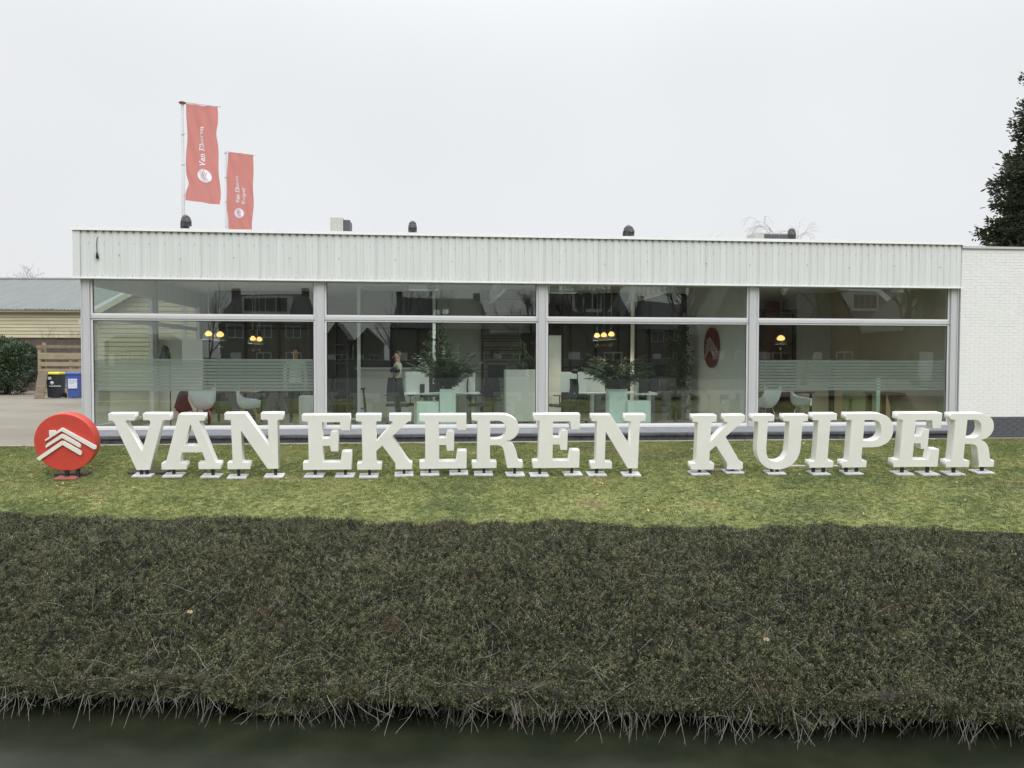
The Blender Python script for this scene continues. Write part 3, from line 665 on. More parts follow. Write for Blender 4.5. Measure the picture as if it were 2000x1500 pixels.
for gk,x0,Hp,yb,legs,plates,lab in LETTERS:
    Wg,th,loops = GLY[gk]; 
    cx = x0 + Wg*Hp*(1-.1*(x0-1000)/F*0)/2
    C = row_pt(x0+Wg*Hp/2*(.965 if gk=='E' and x0>1500 else 1), DEP/2)
    front = C - BV*(DEP/2)
    yd = front.y
    H = Hp*yd/F
    d = ray(x0+Wg*Hp/2, yb); k = front.y/d.y; zb = EYE + d.z*k
    if gk not in meshes:
        sxx = 1/(1-.1*th); 
        lp=[[((x-Wg/2)*sxx, y) for x,y in crv(l)] for l in loops]
        me = extrude_poly('letter_body', [[(x*.86,y*.86) for x,y in l] for l in lp], DEP, MT['letter_paint'])
        meshes[gk]=(me)
    t = thing('sign_letter', lab, 'letter', (C.x,C.y,C.z), ANG, 'white letters standing on the lawn')
    zz0 = max(zb-C.z,.05)
    o = link('letter_body', meshes[gk], t, loc=(0,0,zz0), rot=(TILT,0,0)); o.scale=(H/.86,1,H/.86)
    for lx in legs:
        q = row_pt(lx); ul = (q-C).dot(BU)
        link('leg', MB().box(-.021,.021,-.021,.021,-.01,zz0+.03+(.05 if gk in 'UV' else 0)).mesh('leg',MT['black_steel']), t, loc=(ul,0,q.z-C.z), rot=(TILT*.6,0,0))
    for pl in plates:
        q = row_pt(pl); ul=(q-C).dot(BU)
        link('base_plate', plate_me, t, loc=(ul,random.uniform(-.01,.01)-.01,q.z-C.z+.006), rot=(TILT*.9,0,rad(random.uniform(-3,3))))
# red disc with white roof chevrons
C = row_pt(127, .1); front = C-BV*.1; R0 = 57.6*front.y/F*1.0
zc = EYE+ray(127,863).z*(front.y/ray(127,863).y)
t = thing('sign_disc','round red disc sign with raised white roof and chevron marks on the lawn','sign',(C.x,C.y,C.z),ANG)
lp=[]; n=72
for i in range(n):
    a=2*math.pi*i/n; x=math.cos(a)*R0; y=max(math.sin(a)*R0,-R0*.975); lp.append((x,y))
me = extrude_poly('disc',[lp],.20,MT['red_paint'],.008)
cz = zc-C.z; XO=0
dd = link('disc',me,t,loc=(XO,0,cz),rot=(TILT,0,0))
def dpt(px,py): return ((px-689)/576*R0, (738-py)/576*R0)   # traced from a 10x crop; disc centre at (689,738)
LG = [
 [(340,705),(345,660),(425,610),(425,485),(545,485),(545,520),(655,438),(690,438),(1285,800),(1285,860),(1235,870),(670,505),(650,505)],
 [(340,838),(345,780),(380,745),(650,560),(690,560),(975,745),(1000,775),(1000,830),(965,830),(665,640),(650,640)],
 [(155,1035),(640,700),(690,700),(975,880),(1003,915),(1003,980),(965,980),(665,782),(650,782),(200,1090)],
]
for l in LG:
    me = extrude_poly('chevron',[[dpt(*p) for p in l]],.03,MT['letter_paint'],.003)
    o = link('chevron',me,dd,loc=(0,-.115,0))
for lx in (126.6,147.5):
    q=row_pt(lx+4); link('leg', MB().box(-.025,.025,-.025,.025,-.01,cz-R0*.95).mesh('leg',MT['black_steel']), t, loc=((q-C).dot(BU),0,0))
MB().box(-.15,.17,-.15,.12,0,.022).obj('base_plate', MT['plate_red'], t, loc=(0,0,.006), rot=(TILT*.9,0,0))
# boards lying in the grass
def board(px0,px1,py,label,m,wd,th=.025,rz=0,lift=.0):
    a=on_lawn(px0,py); b=on_lawn(px1,py); L=(b-a).length
    o=MB().box(0,L,-wd/2,wd/2,0,th).obj('wooden_board', MT[m], None, loc=(a.x,a.y,min(a.z,b.z)+.008+lift), label=label, cat='board')
    o.rotation_euler=(rad(5),-(b.z-a.z)/L if L else 0,math.atan2(b.y-a.y,b.x-a.x)+rz)
board(111,174,927,'dark weathered board lying under the red disc','dark_wood',.20)
board(257,327,924,'dark brown board lying behind the legs of the letter V','dark_wood',.22)
board(1368,1430,920.5,'short worn wooden board in the grass under the second K','old_wood',.14)
board(1535,1640,912.5,'long pale board in the grass behind the letters U and I','pale_wood',.10,.03)

# ------------------------------------------------------------------ scattered instances through geometry nodes (grass, leaves: stuff nobody could count)
def gn_scatter(name, pts, rots, scl, idx, protos, parent=None):
    me = bpy.data.meshes.new(name); me.vertices.add(len(pts)); me.vertices.foreach_set('co', np.asarray(pts,dtype=np.float32).ravel())
    a = me.attributes.new('rot','FLOAT_VECTOR','POINT'); a.data.foreach_set('vector', np.asarray(rots,dtype=np.float32).ravel())
    a = me.attributes.new('scl','FLOAT','POINT'); a.data.foreach_set('value', np.asarray(scl,dtype=np.float32))
    a = me.attributes.new('vid','INT','POINT'); a.data.foreach_set('value', np.asarray(idx,dtype=np.int32))
    o = link(name, me, parent, kind='stuff')
    ng = bpy.data.node_groups.new(name,'GeometryNodeTree')
    ng.interface.new_socket('Geometry',in_out='INPUT',socket_type='NodeSocketGeometry'); ng.interface.new_socket('Geometry',in_out='OUTPUT',socket_type='NodeSocketGeometry')
    gi=ng.nodes.new('NodeGroupInput'); go=ng.nodes.new('NodeGroupOutput'); ip=ng.nodes.new('GeometryNodeInstanceOnPoints'); jn=ng.nodes.new('GeometryNodeJoinGeometry')
    for p in protos:
        oi=ng.nodes.new('GeometryNodeObjectInfo'); oi.inputs[0].default_value=p; oi.inputs['As Instance'].default_value=True
        ng.links.new(oi.outputs['Geometry'], jn.inputs[0])
    def na(n,t):
        x=ng.nodes.new('GeometryNodeInputNamedAttribute'); x.data_type=t; x.inputs['Name'].default_value=n; return x.outputs['Attribute']
    er=ng.nodes.new('FunctionNodeEulerToRotation'); ng.links.new(na('rot','FLOAT_VECTOR'), er.inputs[0])
    ng.links.new(gi.outputs[0], ip.inputs['Points']); ng.links.new(jn.outputs[0], ip.inputs['Instance']); ip.inputs['Pick Instance'].default_value=True
    ng.links.new(na('vid','INT'), ip.inputs['Instance Index']); ng.links.new(er.outputs[0], ip.inputs['Rotation']); ng.links.new(na('scl','FLOAT'), ip.inputs['Scale'])
    ng.links.new(ip.outputs[0], go.inputs[0])
    md=o.modifiers.new('scatter','NODES'); md.node_group=ng
    return o
def proto(name, mb, m):
    me = mb.mesh(name, m); return bpy.data.objects.new(name, me)   # not linked: only used as instance source
def blade_tuft(nb, h, w, spread):
    g=MB()
    for _ in range(nb):
        a=random.uniform(0,6.28); b=random.uniform(0,6.28); r=random.uniform(0,spread); x,y=r*math.cos(b),r*math.sin(b)
        hh=h*random.uniform(.5,1.15); ln=random.uniform(.2,.9)*hh; dx,dy=math.cos(a)*w/2,math.sin(a)*w/2; lx,ly=-math.sin(a)*ln,math.cos(a)*ln
        g.add([(x-dx,y-dy,0),(x+dx,y+dy,0),(x+dx*.6+lx*.4,y+dy*.6+ly*.4,hh*.65),(x-dx*.6+lx*.4,y-dy*.6+ly*.4,hh*.65),(x+lx,y+ly,hh)],[(0,1,2,3),(3,2,4)])
    return g
tufts=[proto('tuft', blade_tuft(16,.017,.0045,.035), MT['grass_blade']) for _ in range(4)]
NG=165000
xs=np.random.uniform(-16.5,16.5,NG*2); ty=np.random.uniform(0,1,NG*2)
pts=[];
for x,tt in zip(xs,ty):
    yt=fac_y(x)-.5; yb=hedge_y(x,10.6); y=yt+(yb-yt)*tt
    if abs(x)>y*1.0+.5: continue
    pts.append((x,y,lawn_z(x,y)-.002))
    if len(pts)>=NG: break
n=len(pts); rots=np.zeros((n,3)); rots[:,2]=np.random.uniform(0,6.28,n); rots[:,:2]=np.random.normal(0,.15,(n,2))
gn_scatter('lawn_grass', pts, rots, np.random.uniform(.6,1.25,n)*np.where(np.random.rand(n)<.03,1.8,1), np.random.randint(0,4,n), tufts)['label']='short mossy lawn grass between the hedge and the building'
# fallen leaves and bits on the lawn
lf=[]
for _ in range(3):
    g=MB(); k=6; L=.05; 
    g.add([(0,0,.004),(L*.3,L*.28,.015),(L*.75,L*.22,.008),(L,0,.018),(L*.7,-L*.25,.012),(L*.25,-L*.25,.006)],[(0,1,2,3),(0,3,4,5)]); lf.append(proto('litter_leaf',g,MT['leaf_litter']))
n=420; pp=[]
while len(pp)<n:
    x=random.uniform(-11,11); yt=fac_y(x)-.6; yb=hedge_y(x,10.8); y=yt+(yb-yt)*random.random(); pp.append((x,y,lawn_z(x,y)+.014))
rr=np.random.uniform(-.6,.6,(n,3)); rr[:,2]=np.random.uniform(0,6.28,n)
o=gn_scatter('fallen_leaves', pp, rr, np.random.uniform(.4,1.1,n), np.random.randint(0,3,n), lf); o['label']='small dry leaves scattered over the lawn'

# ------------------------------------------------------------------ hedge
HP=[(10.85,-.66),(10.72,-.565),(10.4,-.505),(9.8,-.49),(9.2,-.53),(8.7,-.63),(8.2,-.78),(7.75,-.965),(7.4,-1.15),(7.16,-1.30),(7.07,-1.37),(7.17,-1.42)]
def hedge_pt(x, s):   # s 0..1 along the profile
    k=s*(len(HP)-1); i=min(int(k),len(HP)-2); f=k-i; y=HP[i][0]*(1-f)+HP[i+1][0]*f; z=HP[i][1]*(1-f)+HP[i+1][1]*f
    ty,tz=HP[i+1][0]-HP[i][0],HP[i+1][1]-HP[i][1]; L=math.hypot(ty,tz); n=Vector((0,tz/L,-ty/L)) ; 
    wob=(.02+.04*s)*math.sin(x*1.7+s*5)+(.01+.03*s)*math.sin(x*4.1-s*9)+.015*math.sin(x*9.3+s*17)
    hangs = -.05*math.sin(x*2.9+1)*max(0,s-.8)*4
    p=Vector((x,hedge_y(x,y),z+hangs)); n=Vector((0,n.y,n.z)); return p+n*wob, n
hd = thing('hedge','long low dark cotoneaster hedge covering the ditch bank in front of the lawn','hedge',(0,0,0))
g=MB(); nx,ns=200,26; vs=[]
for i in range(nx+1):
    for j in range(ns+1):
        p,n=hedge_pt(-14+28*i/nx, j/ns); vs.append(p-n*.07)
g.add(vs,[(i*(ns+1)+j,i*(ns+1)+j+1,(i+1)*(ns+1)+j+1,(i+1)*(ns+1)+j) for i in range(nx) for j in range(ns)],0,True)
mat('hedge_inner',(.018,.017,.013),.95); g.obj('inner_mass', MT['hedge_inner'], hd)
def sprig(nl, L, lw):
    g=MB(); a=Vector((0,0,0)); d=Vector((random.gauss(0,.3),random.gauss(0,.3),1)).normalized(); e=d*L
    g.tube([(0,0,-.02),tuple(e*.5),tuple(e)],[.0016,.0013,.0007],3,0,False)
    for i in range(nl):
        t=random.uniform(.1,1); c0=e*t+Vector((random.gauss(0,.006),)*3)
        az=random.uniform(0,6.28); el=random.uniform(-.2,1.1); dr=Vector((math.cos(az)*math.cos(el),math.sin(az)*math.cos(el),math.sin(el)))
        sd=dr.cross(Vector((random.gauss(0,1),random.gauss(0,1),random.gauss(0,1)))).normalized(); l=lw*random.uniform(.7,1.3)
        b0=c0+dr*.006; g.add([b0,b0+dr*l*.5+sd*l*.32,b0+dr*l,b0+dr*l*.5-sd*l*.32],[(0,1,2,3)],2 if random.random()<.10 else 1)
    return g
def proto2(name,g,ms):
    return bpy.data.objects.new(name, g.mesh(name, ms))
mat('hedge_stem',(.10,.085,.07),.85)
sp=[proto2('sprig', sprig(26,.060,.0128), [MT['hedge_stem'],MT['hedge_leaf'],MT['hedge_tip']]) for _ in range(6)]
NS=170000
P=[];Rr=[]
for _ in range(NS):
    y_=random.random(); s=.03+.97*random.random(); p,nn=hedge_pt(0,s); hw=min(13.2,(p.y)*.98+1.2); x=random.uniform(-hw,hw)
    p,nn=hedge_pt(x,s)
    # hollows and tufts so the surface is not even
    dep=.5+.5*math.sin(x*7.1+s*31)*math.sin(x*3.7-s*23+1.3)+.35*math.sin(x*15.3+s*57)*math.sin(x*11-s*71)
    p=p-nn*(.015+.075*dep*random.random()+.05*random.random()**2)
    d=(nn+Vector((random.gauss(0,.55),random.gauss(0,.45),random.gauss(0,.45)+(.1 if s<.6 else -.15)))).normalized()
    e=d.to_track_quat('Z','Y').to_euler(); P.append(p); Rr.append((e.x,e.y,e.z))
P=np.array([tuple(p) for p in P]); Rr=np.array(Rr)
gn_scatter('foliage', P, Rr, np.random.uniform(.65,1.3,len(P)), np.random.randint(0,6,len(P)), sp, hd)
# bare pale twigs on the face, hanging twigs along the water
def twig(L, r, kinks=4, side=0):
    g=MB(); p=Vector((0,0,0)); d=Vector((0,0,1)); pts=[p]
    for i in range(kinks):
        d=(d+Vector((random.gauss(0,.13),random.gauss(0,.13),0))).normalized(); p=p+d*L/kinks; pts.append(p)
    g.tube(pts,[r*(1-.6*i/kinks) for i in range(kinks+1)],4)
    for _ in range(side):
        i=random.randint(1,kinks-1); q=pts[i]; dd=(d+Vector((random.gauss(0,.7),random.gauss(0,.7),0))).normalized(); g.tube([q,q+dd*L*.25],[r*.5,r*.3],3)
    return g
tw=[proto2('twig', twig(random.uniform(.16,.36),.0018,5,k%3), [MT['twig_pale']]) for k in range(6)]
tw2=[proto2('twig', twig(random.uniform(.20,.34),.0014,5,1+k%3), [MT['twig_dark']]) for k in range(6)]
P=[];Rr=[];S=[]
for _ in range(7200):
    s=.04+.96*random.random()**.85; hw=10.5; x=random.uniform(-hw,hw); p,nn=hedge_pt(x,s)
    tang=Vector((random.gauss(0,1),HP[6][0]-HP[5][0],HP[6][1]-HP[5][1])); tang=Vector((random.gauss(0,.75), -.55, -.8)) if random.random()<.7 else Vector((random.gauss(0,1),random.gauss(0,1),.5))
    d=(tang.normalized()+nn*random.uniform(.0,.25)).normalized()
    e=d.to_track_quat('Z','Y').to_euler(); P.append(tuple(p+nn*random.uniform(-.02,.02))); Rr.append(tuple(e)); S.append(random.uniform(.25,1.25)*(.5+.7*s))
P2_=[];R2_=[];S2_=[]
for _ in range(10500):
    x=random.uniform(-9,9); p,nn=hedge_pt(x,random.uniform(.88,1)); cl=.5+.5*math.sin(x*5.3)*math.sin(x*2.1+2)
    if random.random()>.3+cl*.7: continue
    d=Vector((random.gauss(0,.40),random.gauss(-.05,.25),-1)).normalized(); e=d.to_track_quat('Z','Y').to_euler()
    P2_.append(tuple(p+Vector((0,random.uniform(-.02,.45),random.uniform(-.02,.08))))); R2_.append(tuple(e)); S2_.append(random.uniform(.25,.95) if random.random()<.93 else 1.25)
gn_scatter('twigs', P, Rr, S, np.random.randint(0,6,len(P)), tw, hd)
gn_scatter('hanging_twigs', P2_, R2_, S2_, np.random.randint(0,6,len(P2_)), tw2, hd)
# a few single dead leaves caught in the hedge
for px,py,lab in ((350,1203,'curled brown oak leaf caught in the hedge, left half'),(1478,1255,'small orange leaf on a twig in the hedge face')):
    best=None
    for k in range(400):
        s=k/400; 
        p,nn=hedge_pt(0,s); x=ray(px,py).x/ray(px,py).y*p.y; p,nn=hedge_pt(x,s); q=ray(px,py)*(p.y/ray(px,py).y); e=abs(q.z+EYE-p.z)
        if best is None or e<best[0]: best=(e,p,nn)
    _,p,nn=best; L=.05
    g=MB(); g.add([(0,0,0),(L*.2,L*.3,.01),(L*.45,L*.2,.02),(L*.7,L*.38,.015),(L,0,.03),(L*.7,-L*.3,.02),(L*.4,-L*.18,.005),(L*.2,-L*.28,.01)],[(0,1,2),(0,2,4),(2,3,4),(0,4,6),(4,5,6),(0,6,7)])
    g.obj('dead_leaf', MT['leaf_litter'], None, loc=p+nn*.05, rot=(1.2,.3,.4), label=lab, cat='leaf')

# ------------------------------------------------------------------ trees
def bare_tree(name, label, cat, base, H, seed, m, tr=.16, lean=(0,0), spread=.55, levels=5, droop=0, group=None, fork=.35, nchild=3):
    rs=random.Random(seed); t=thing(name,label,cat,base,0,group)
    gt=MB(); gb=MB()
    def br(p,d,L,r,lv):
        k=3 if lv<levels-1 else 2; pts=[p]; q=p; dd=d
        for i in range(k):
            dd=(dd+Vector((rs.gauss(0,.12),rs.gauss(0,.12),rs.gauss(0,.06)-droop*lv*.12))).normalized(); q=q+dd*L/k; pts.append(q)
        (gt if lv==0 else gb).tube(pts,[r*(1-.4*i/k) for i in range(k+1)],6 if lv<2 else 3,0,False)
        if lv>=levels: return
        n=nchild+(1 if rs.random()<.5 else 0)
        for j in range(n):
            f=rs.uniform(fork,1) if j<n-1 else 1; i=min(int(f*k),k-1); s=pts[i]+(pts[i+1]-pts[i])*(f*k-i)
            a=rs.uniform(0,6.28); sp=spread*rs.uniform(.6,1.3)
            nd=(dd+Vector((math.cos(a)*sp,math.sin(a)*sp,rs.uniform(-.1,.35)))).normalized()
            br(s,nd,L*rs.uniform(.58,.78),r*.55,lv+1)
    br(Vector((0,0,0)),Vector((lean[0],lean[1],1)).normalized(),H*.38,tr,0)
    gt.obj('trunk',m,t); gb.obj('crown',m,t)
    return t
# tall conifer behind the right end
cb=aty(2072,700,36.0); cb.z=-.06
ct=thing('conifer_tree','tall dark conifer behind the white brick wall at the right edge','tree',cb)
HT=17.7
MB().tube([(0,0,0),(0,0,HT*.5),(0,0,HT)],[.45,.25,.03],10).obj('trunk',MT['conifer_bark'],ct)
def conifer(rs):
    vs=[];fs=[];bv=MB()
    z=1.2
    while z<HT-.1:
        f=(z/HT); R=float(np.interp(z,[0,6,8.4,9.8,10.8,12.9,14.5,17,HT],[2.95,2.95,2.9,2.65,2.3,1.75,1.3,.5,.05]))*(1+.07*math.sin(z*2.7)+.06*math.sin(z*5.9))
        nb=max(4,int(15*(1-f)+5)); a0=rs.uniform(0,6.28)
        for j in range(nb):
            a=a0+2*math.pi*j/nb+rs.uniform(-.2,.2); RR=R*rs.uniform(.68,1.1); dirv=Vector((math.cos(a),math.sin(a),0)); side=Vector((-dirv.y,dirv.x,0))
            nseg=max(2,int(RR/.22))
            for k in range(nseg+1):
                q=(k/nseg); rr=RR*(.25+.75*q); dz=-.35*RR*q+.28*RR*q*q
                c0=dirv*rr+Vector((0,0,z+dz))
                for _ in range(24):
                    s=rs.uniform(.14,.34)*(1-.35*f); d=(dirv*rs.uniform(.2,1.1)+side*rs.gauss(0,.6)+Vector((0,0,rs.gauss(.1,.5)))).normalized()
                    w_=d.cross(Vector((rs.gauss(0,1),rs.gauss(0,1),rs.gauss(0,1)))).normalized()*s*.2
                    b=c0+side*rs.gauss(0,.16)*(1+q)+Vector((0,0,rs.gauss(0,.10)))
                    o=len(vs); vs.extend([b-w_*.5,b+w_*.5,b+d*s*.6+w_*.8,b+d*s,b+d*s*.6-w_*.8]); fs.append((o,o+1,o+2,o+3,o+4))
            bv.tube([(0,0,z),tuple(dirv*RR*.5+Vector((0,0,z-.15*RR))),tuple(dirv*RR*.95+Vector((0,0,z-.08*RR)))],[.04,.025,.01],3,0,False)
        z+=.27
    me=bpy.data.meshes.new('crown'); me.from_pydata([tuple(v) for v in vs],[],fs); me.materials.append(MT['conifer_leaf']); return me,bv
me,bv=conifer(random.Random(3)); link('crown',me,ct,kind='stuff'); bv.obj('branches',MT['conifer_bark'],ct,kind='stuff')
# far bare trees whose tips show over roofs
def far_tree(px,pytop,Y,label,seed,lv=5,droop=0,spread=.55,s=1):
    b=aty(px,700,Y); H=(HOR-pytop)/F*Y+EYE; 
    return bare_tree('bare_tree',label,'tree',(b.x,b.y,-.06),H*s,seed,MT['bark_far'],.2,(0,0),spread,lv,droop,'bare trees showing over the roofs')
far_tree(1583,430,75,'pale weeping bare tree top over the roof near the right vent',5,6,.6,.5,1.12)
far_tree(1385,448,95,'faint bare tree tips just over the roof edge, right of the middle',6,6,.1,.8,1.03)
far_tree(1525,446,85,'bare twigs showing just above the long cooling unit',8,6,.2,.6,1.04)
far_tree(30,524,85,'bare tree over the grey shed roof at the left edge',9,6,.1,.8,1.08)

# ------------------------------------------------------------------ left background
def aw(px,py,Y): return aty(px,py,Y)
Y1=41.0
xa=aw(-260,700,Y1).x; xb=aw(176,700,Y1).x; zc1=aw(80,660,Y1).z; zc2=aw(80,607,Y1).z; ze=aw(80,603,Y1-.35).z; zr=aw(80,546,47).z
sh=thing('shed','long low shed with grey corrugated roof, cream boards and dark brick base','shed',(xa,Y1,-.062)); W1=xb-xa; dz=.062
MB().box(0,W1,.05,6.0,0,zc1+dz+.02).obj('brick_base',MT['house_brick'],sh)
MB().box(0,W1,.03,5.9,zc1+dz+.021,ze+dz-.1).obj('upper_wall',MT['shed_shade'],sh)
nb=8; hb=(zc2-zc1)/nb
for i in range(nb):
    MB().add  # boards lap over one another
    g=MB(); z=zc1+dz+i*hb; g.add([(0,-.03,z+.015),(W1,-.03,z+.015),(W1,.0,z+hb),(0,.0,z+hb),(0,.028,z+.015),(W1,.028,z+.015),(W1,.028,z+hb),(0,.028,z+hb)],[(0,1,2,3),(5,4,7,6),(4,5,1,0),(3,2,6,7),(1,5,6,2),(4,0,3,7)]); g.obj('board',MT['shed_board'],sh)
MB().box(0,W1,-.30,-.27,ze+dz-.16,ze+dz-.03).obj('fascia_board',MT['shed_board'],sh)
g=MB(); nxr=int(W1/.045); vs=[]
for i in range(nxr+1):
    x=-.2+(W1+.4)*i/nxr; cz=.028*math.sin(2*math.pi*x/.18)
    vs += [(x,-.45,ze+dz+cz),(x,6.0,zr+dz+cz),(x,6.0,zr+dz+cz-.012),(x,-.45,ze+dz+cz-.02)]
g.add(vs,[(4*i,4*i+4,4*i+5,4*i+1) for i in range(nxr)]+[(4*i+3,4*i+7,4*i+4,4*i) for i in range(nxr)]+[(4*i+2,4*i+6,4*i+7,4*i+3) for i in range(nxr)]); g.obj('roof',MT['shed_roof'],sh)
g=MB(); g.tube([(-.2,6.0,zr+dz+.02),(W1+.2,6.0,zr+dz+.02)],.09,8); g.obj('ridge_cap',MT['shed_roof'],sh)
MB().box(W1-.0,W1+.05,.05,6.0,0,ze+dz-.05).obj('end_wall',MT['shed_shade'],sh)
# gabled outbuilding seen through the corner glazing
Y2=29.0; xL=aw(188,700,Y2).x; xR=aw(500,700,Y2).x; zE=aw(200,617,Y2).z+.062; slope=.56
sh2=thing('shed','cream boarded shed with a gable end, seen through the corner glazing','shed',(xL,Y2,-.062)); W2=xR-xL; ap=W2/2*slope+zE
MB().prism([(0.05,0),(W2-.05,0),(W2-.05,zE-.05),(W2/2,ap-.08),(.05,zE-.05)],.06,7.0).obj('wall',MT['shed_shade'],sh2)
z=0.5; hb=.155
while z<ap-.15:
    xl=.05 if z<zE else (z-zE)/slope+.12; 
    MB().box(xl,W2-xl,.0,.045,z,z+hb-.02).obj('board',MT['shed_board'],sh2); z+=hb
g=MB()
for s in (-1,1):
    pts=[(W2/2,ap+.05),(W2/2+s*(W2/2+.35),zE-.15),(W2/2+s*(W2/2+.35),zE-.25),(W2/2,ap-.05)]
    if s<0: pts=pts[::-1]
    g.prism(pts,-.35,7.2)
g.obj('roof',MT['shed_roof'],sh2)
g=MB()
for s in (-1,1):
    pts=[(W2/2,ap+.08),(W2/2+s*(W2/2+.4),zE-.14),(W2/2+s*(W2/2+.4),zE-.34),(W2/2,ap-.14)]
    if s<0: pts=pts[::-1]
    g.prism(pts,-.40,-.352)
g.obj('barge_board',MT['pale_wood'],sh2)
# plank fence with an open top
YF=36.0; fxa=aw(75,700,YF).x; fxb=aw(182,700,YF).x
fe=thing('plank_fence','rough wooden plank fence with a gappy top behind the two wheeled bins','fence',(fxa,YF,-.062))
def fz(py): return aw(100,py,YF).z+.062
Wf=fxb-fxa
for px in (79,84,140,158):
    x=aw(px,700,YF).x-fxa; MB().box(x-.06,x+.06,-.10 if px!=84 else .06,.05 if px!=84 else .16,0,fz(669 if px==84 else 681 if px==79 else 690)).obj('fence_post',MT['fence_wood'],fe)
for a,b in ((689,701.5),(707,715),(720,726.5),(729,736),(738,746),(748,756),(758,766),(768,776)):
    MB().box(.1,Wf,-.15,-.11,fz(b),fz(a)).obj('plank',MT['fence_wood'],fe)
a=MB().box(0,2.0,-.16,-.13,fz(680),fz(674)).obj('plank',MT['old_wood'],fe)
MB().box(1.9,2.5,.0,.04,fz(690),fz(676)).obj('plank',MT['old_wood'],fe)
# leaning plank, bins, bush
q=atz(76,779,-.062); 
t=MB().box(-.19,.19,-.02,.02,0,1.12).obj('leaning_board',MT['old_wood'],None,loc=(q.x,q.y,-.06),rot=(rad(-12),rad(3),0),label='worn wooden board leaning upright beside the yellow lidded bin',cat='board')
def bin_(px,wpx,py0,label,body,lid,lab):
    q=atz(px,778,-.062); s=q.y/F; W=wpx*s; H=1.06
    t=thing('wheeled_bin',label,'bin',(q.x,q.y+.35,-.062),rad(4),'wheeled bins by the plank fence')
    MB().frustum((-W*.37,W*.37,-.24,.24),(-W*.46,W*.46,-.30,.30),.03,H-.09).obj('body',MT[body],t)
    g=MB(); g.box(-W*.5,W*.5,-.34,.32,H-.09,H-.045); g.frustum((-W*.47,W*.47,-.32,.30),(-W*.40,W*.40,-.24,.26),H-.044,H); g.box(-W*.42,W*.42,.32,.38,H-.10,H-.05); g.obj('lid',MT[lid],t)
    for sx in (-1,1):
        g=MB(); g.tube([(sx*W*.40,.28,.1),(sx*W*.47,.28,.1)],.10,14); g.obj('wheel',MT['rubber'],t)
    g=MB(); g.tube([(-W*.4,.36,H-.16),(W*.4,.36,H-.16)],.015,6); g.obj('handle',MT[body],t)
    yf=-.303
    if lab=='a':
        g=MB(); g.box(-W*.30,-W*.08,yf-.004,yf+.02,H-.30,H-.19); g.obj('sticker',MT['label_white'],t)
        g=MB(); g.lathe([(0,0),(.075,0),(.075,.004),(0,.004)],n=16,M=Matrix.Translation((-W*.05,yf+.018,H-.44))@Matrix.Rotation(math.pi/2,4,'X'))
        for k in range(9): g.box(-W*.24+k*.052,-W*.24+k*.052+.04,yf+.008,yf+.022,H-.585,H-.545-(k%2)*.008)
        g.obj('logo_print',MT['label_white'],t)
    else:
        s_=MB().box(-W*.30,W*.33,yf-.006,yf+.03,H-.66,H-.27).obj('sticker',MT['label_white'],t)
        g=MB()
        for k,(a,b) in enumerate(((-.28,.30),(-.26,.31),(-.2,.1))):
            g.box(W*a,W*b,yf-.009,yf-.0065,H-.35-k*.055,H-.335-k*.055)
        g.obj('print',MT['label_line'],s_)
    return t
bin_(100.5,28,727,'black wheeled bin with a bright yellow lid in front of the plank fence','bin_black','bin_yellow','a')
bin_(139.5,27,727,'blue wheeled bin with a white label in front of the plank fence','bin_blue','bin_blue','b')
def leaf_bush(name,label,cat,base,rx,ry,rz,n,ls,m,seed,stem=True,up=.4):
    rs=random.Random(seed); t=thing(name,label,cat,base)
    vs=[];fs=[]
    lobes=[(Vector((rs.uniform(-.6,.6)*rx,rs.uniform(-.6,.3)*ry,rs.uniform(.35,.8)*rz)),rs.uniform(.35,.6)) for _ in range(9)]+[(Vector((0,0,rz*.5)),.75)]*2
    for _ in range(n):
        c0,f=rs.choice(lobes); d=Vector((rs.gauss(0,1),rs.gauss(0,1),rs.gauss(0,1))).normalized()
        p=c0+Vector((d.x*rx*f,d.y*ry*f,d.z*rz*f*.8))*rs.uniform(.8,1.04); 
        if p.z<.05: p.z=rs.uniform(.05,.5)
        q=(d+Vector((rs.gauss(0,.5),rs.gauss(0,.5),rs.gauss(up,.4)))).normalized(); s=q.cross(Vector((rs.gauss(0,1),rs.gauss(0,1),rs.gauss(0,1)))).normalized(); L=ls*rs.uniform(.7,1.3)
        o=len(vs); vs.extend([p,p+q*L*.5+s*L*.2,p+q*L,p+q*L*.5-s*L*.2]); fs.append((o,o+1,o+2,o+3))
    me=bpy.data.meshes.new('foliage'); me.from_pydata([tuple(v) for v in vs],[],fs); me.materials.append(MT[m]); link('foliage',me,t,kind='stuff')
    g=MB()
    for _ in range(10):
        a=rs.uniform(0,6.28); g.tube([(rs.uniform(-.2,.2),rs.uniform(-.2,.2),0),(math.cos(a)*rx*.3,math.sin(a)*ry*.3,rz*.5),(math.cos(a)*rx*.55,math.sin(a)*ry*.55,rz*.85)],[.04,.025,.01],5,0,False)
    g.obj('stems',MT['bark'],t); return t
q=aw(20,765,37.0)
leaf_bush('laurel_bush','big dark glossy evergreen bush at the left edge in front of the shed','bush',(q.x-.1,37.0,-.062),1.45,1.1,2.25,15000,.13,'leaf_laurel',4)
q=aw(125,700,36.7)
bare_tree('bare_shrub','thin bare shrub with brown twigs rising behind the plank fence','shrub',(q.x,36.8,-.062),3.6,12,MT['bark'],.03,(0,0),.6,5)

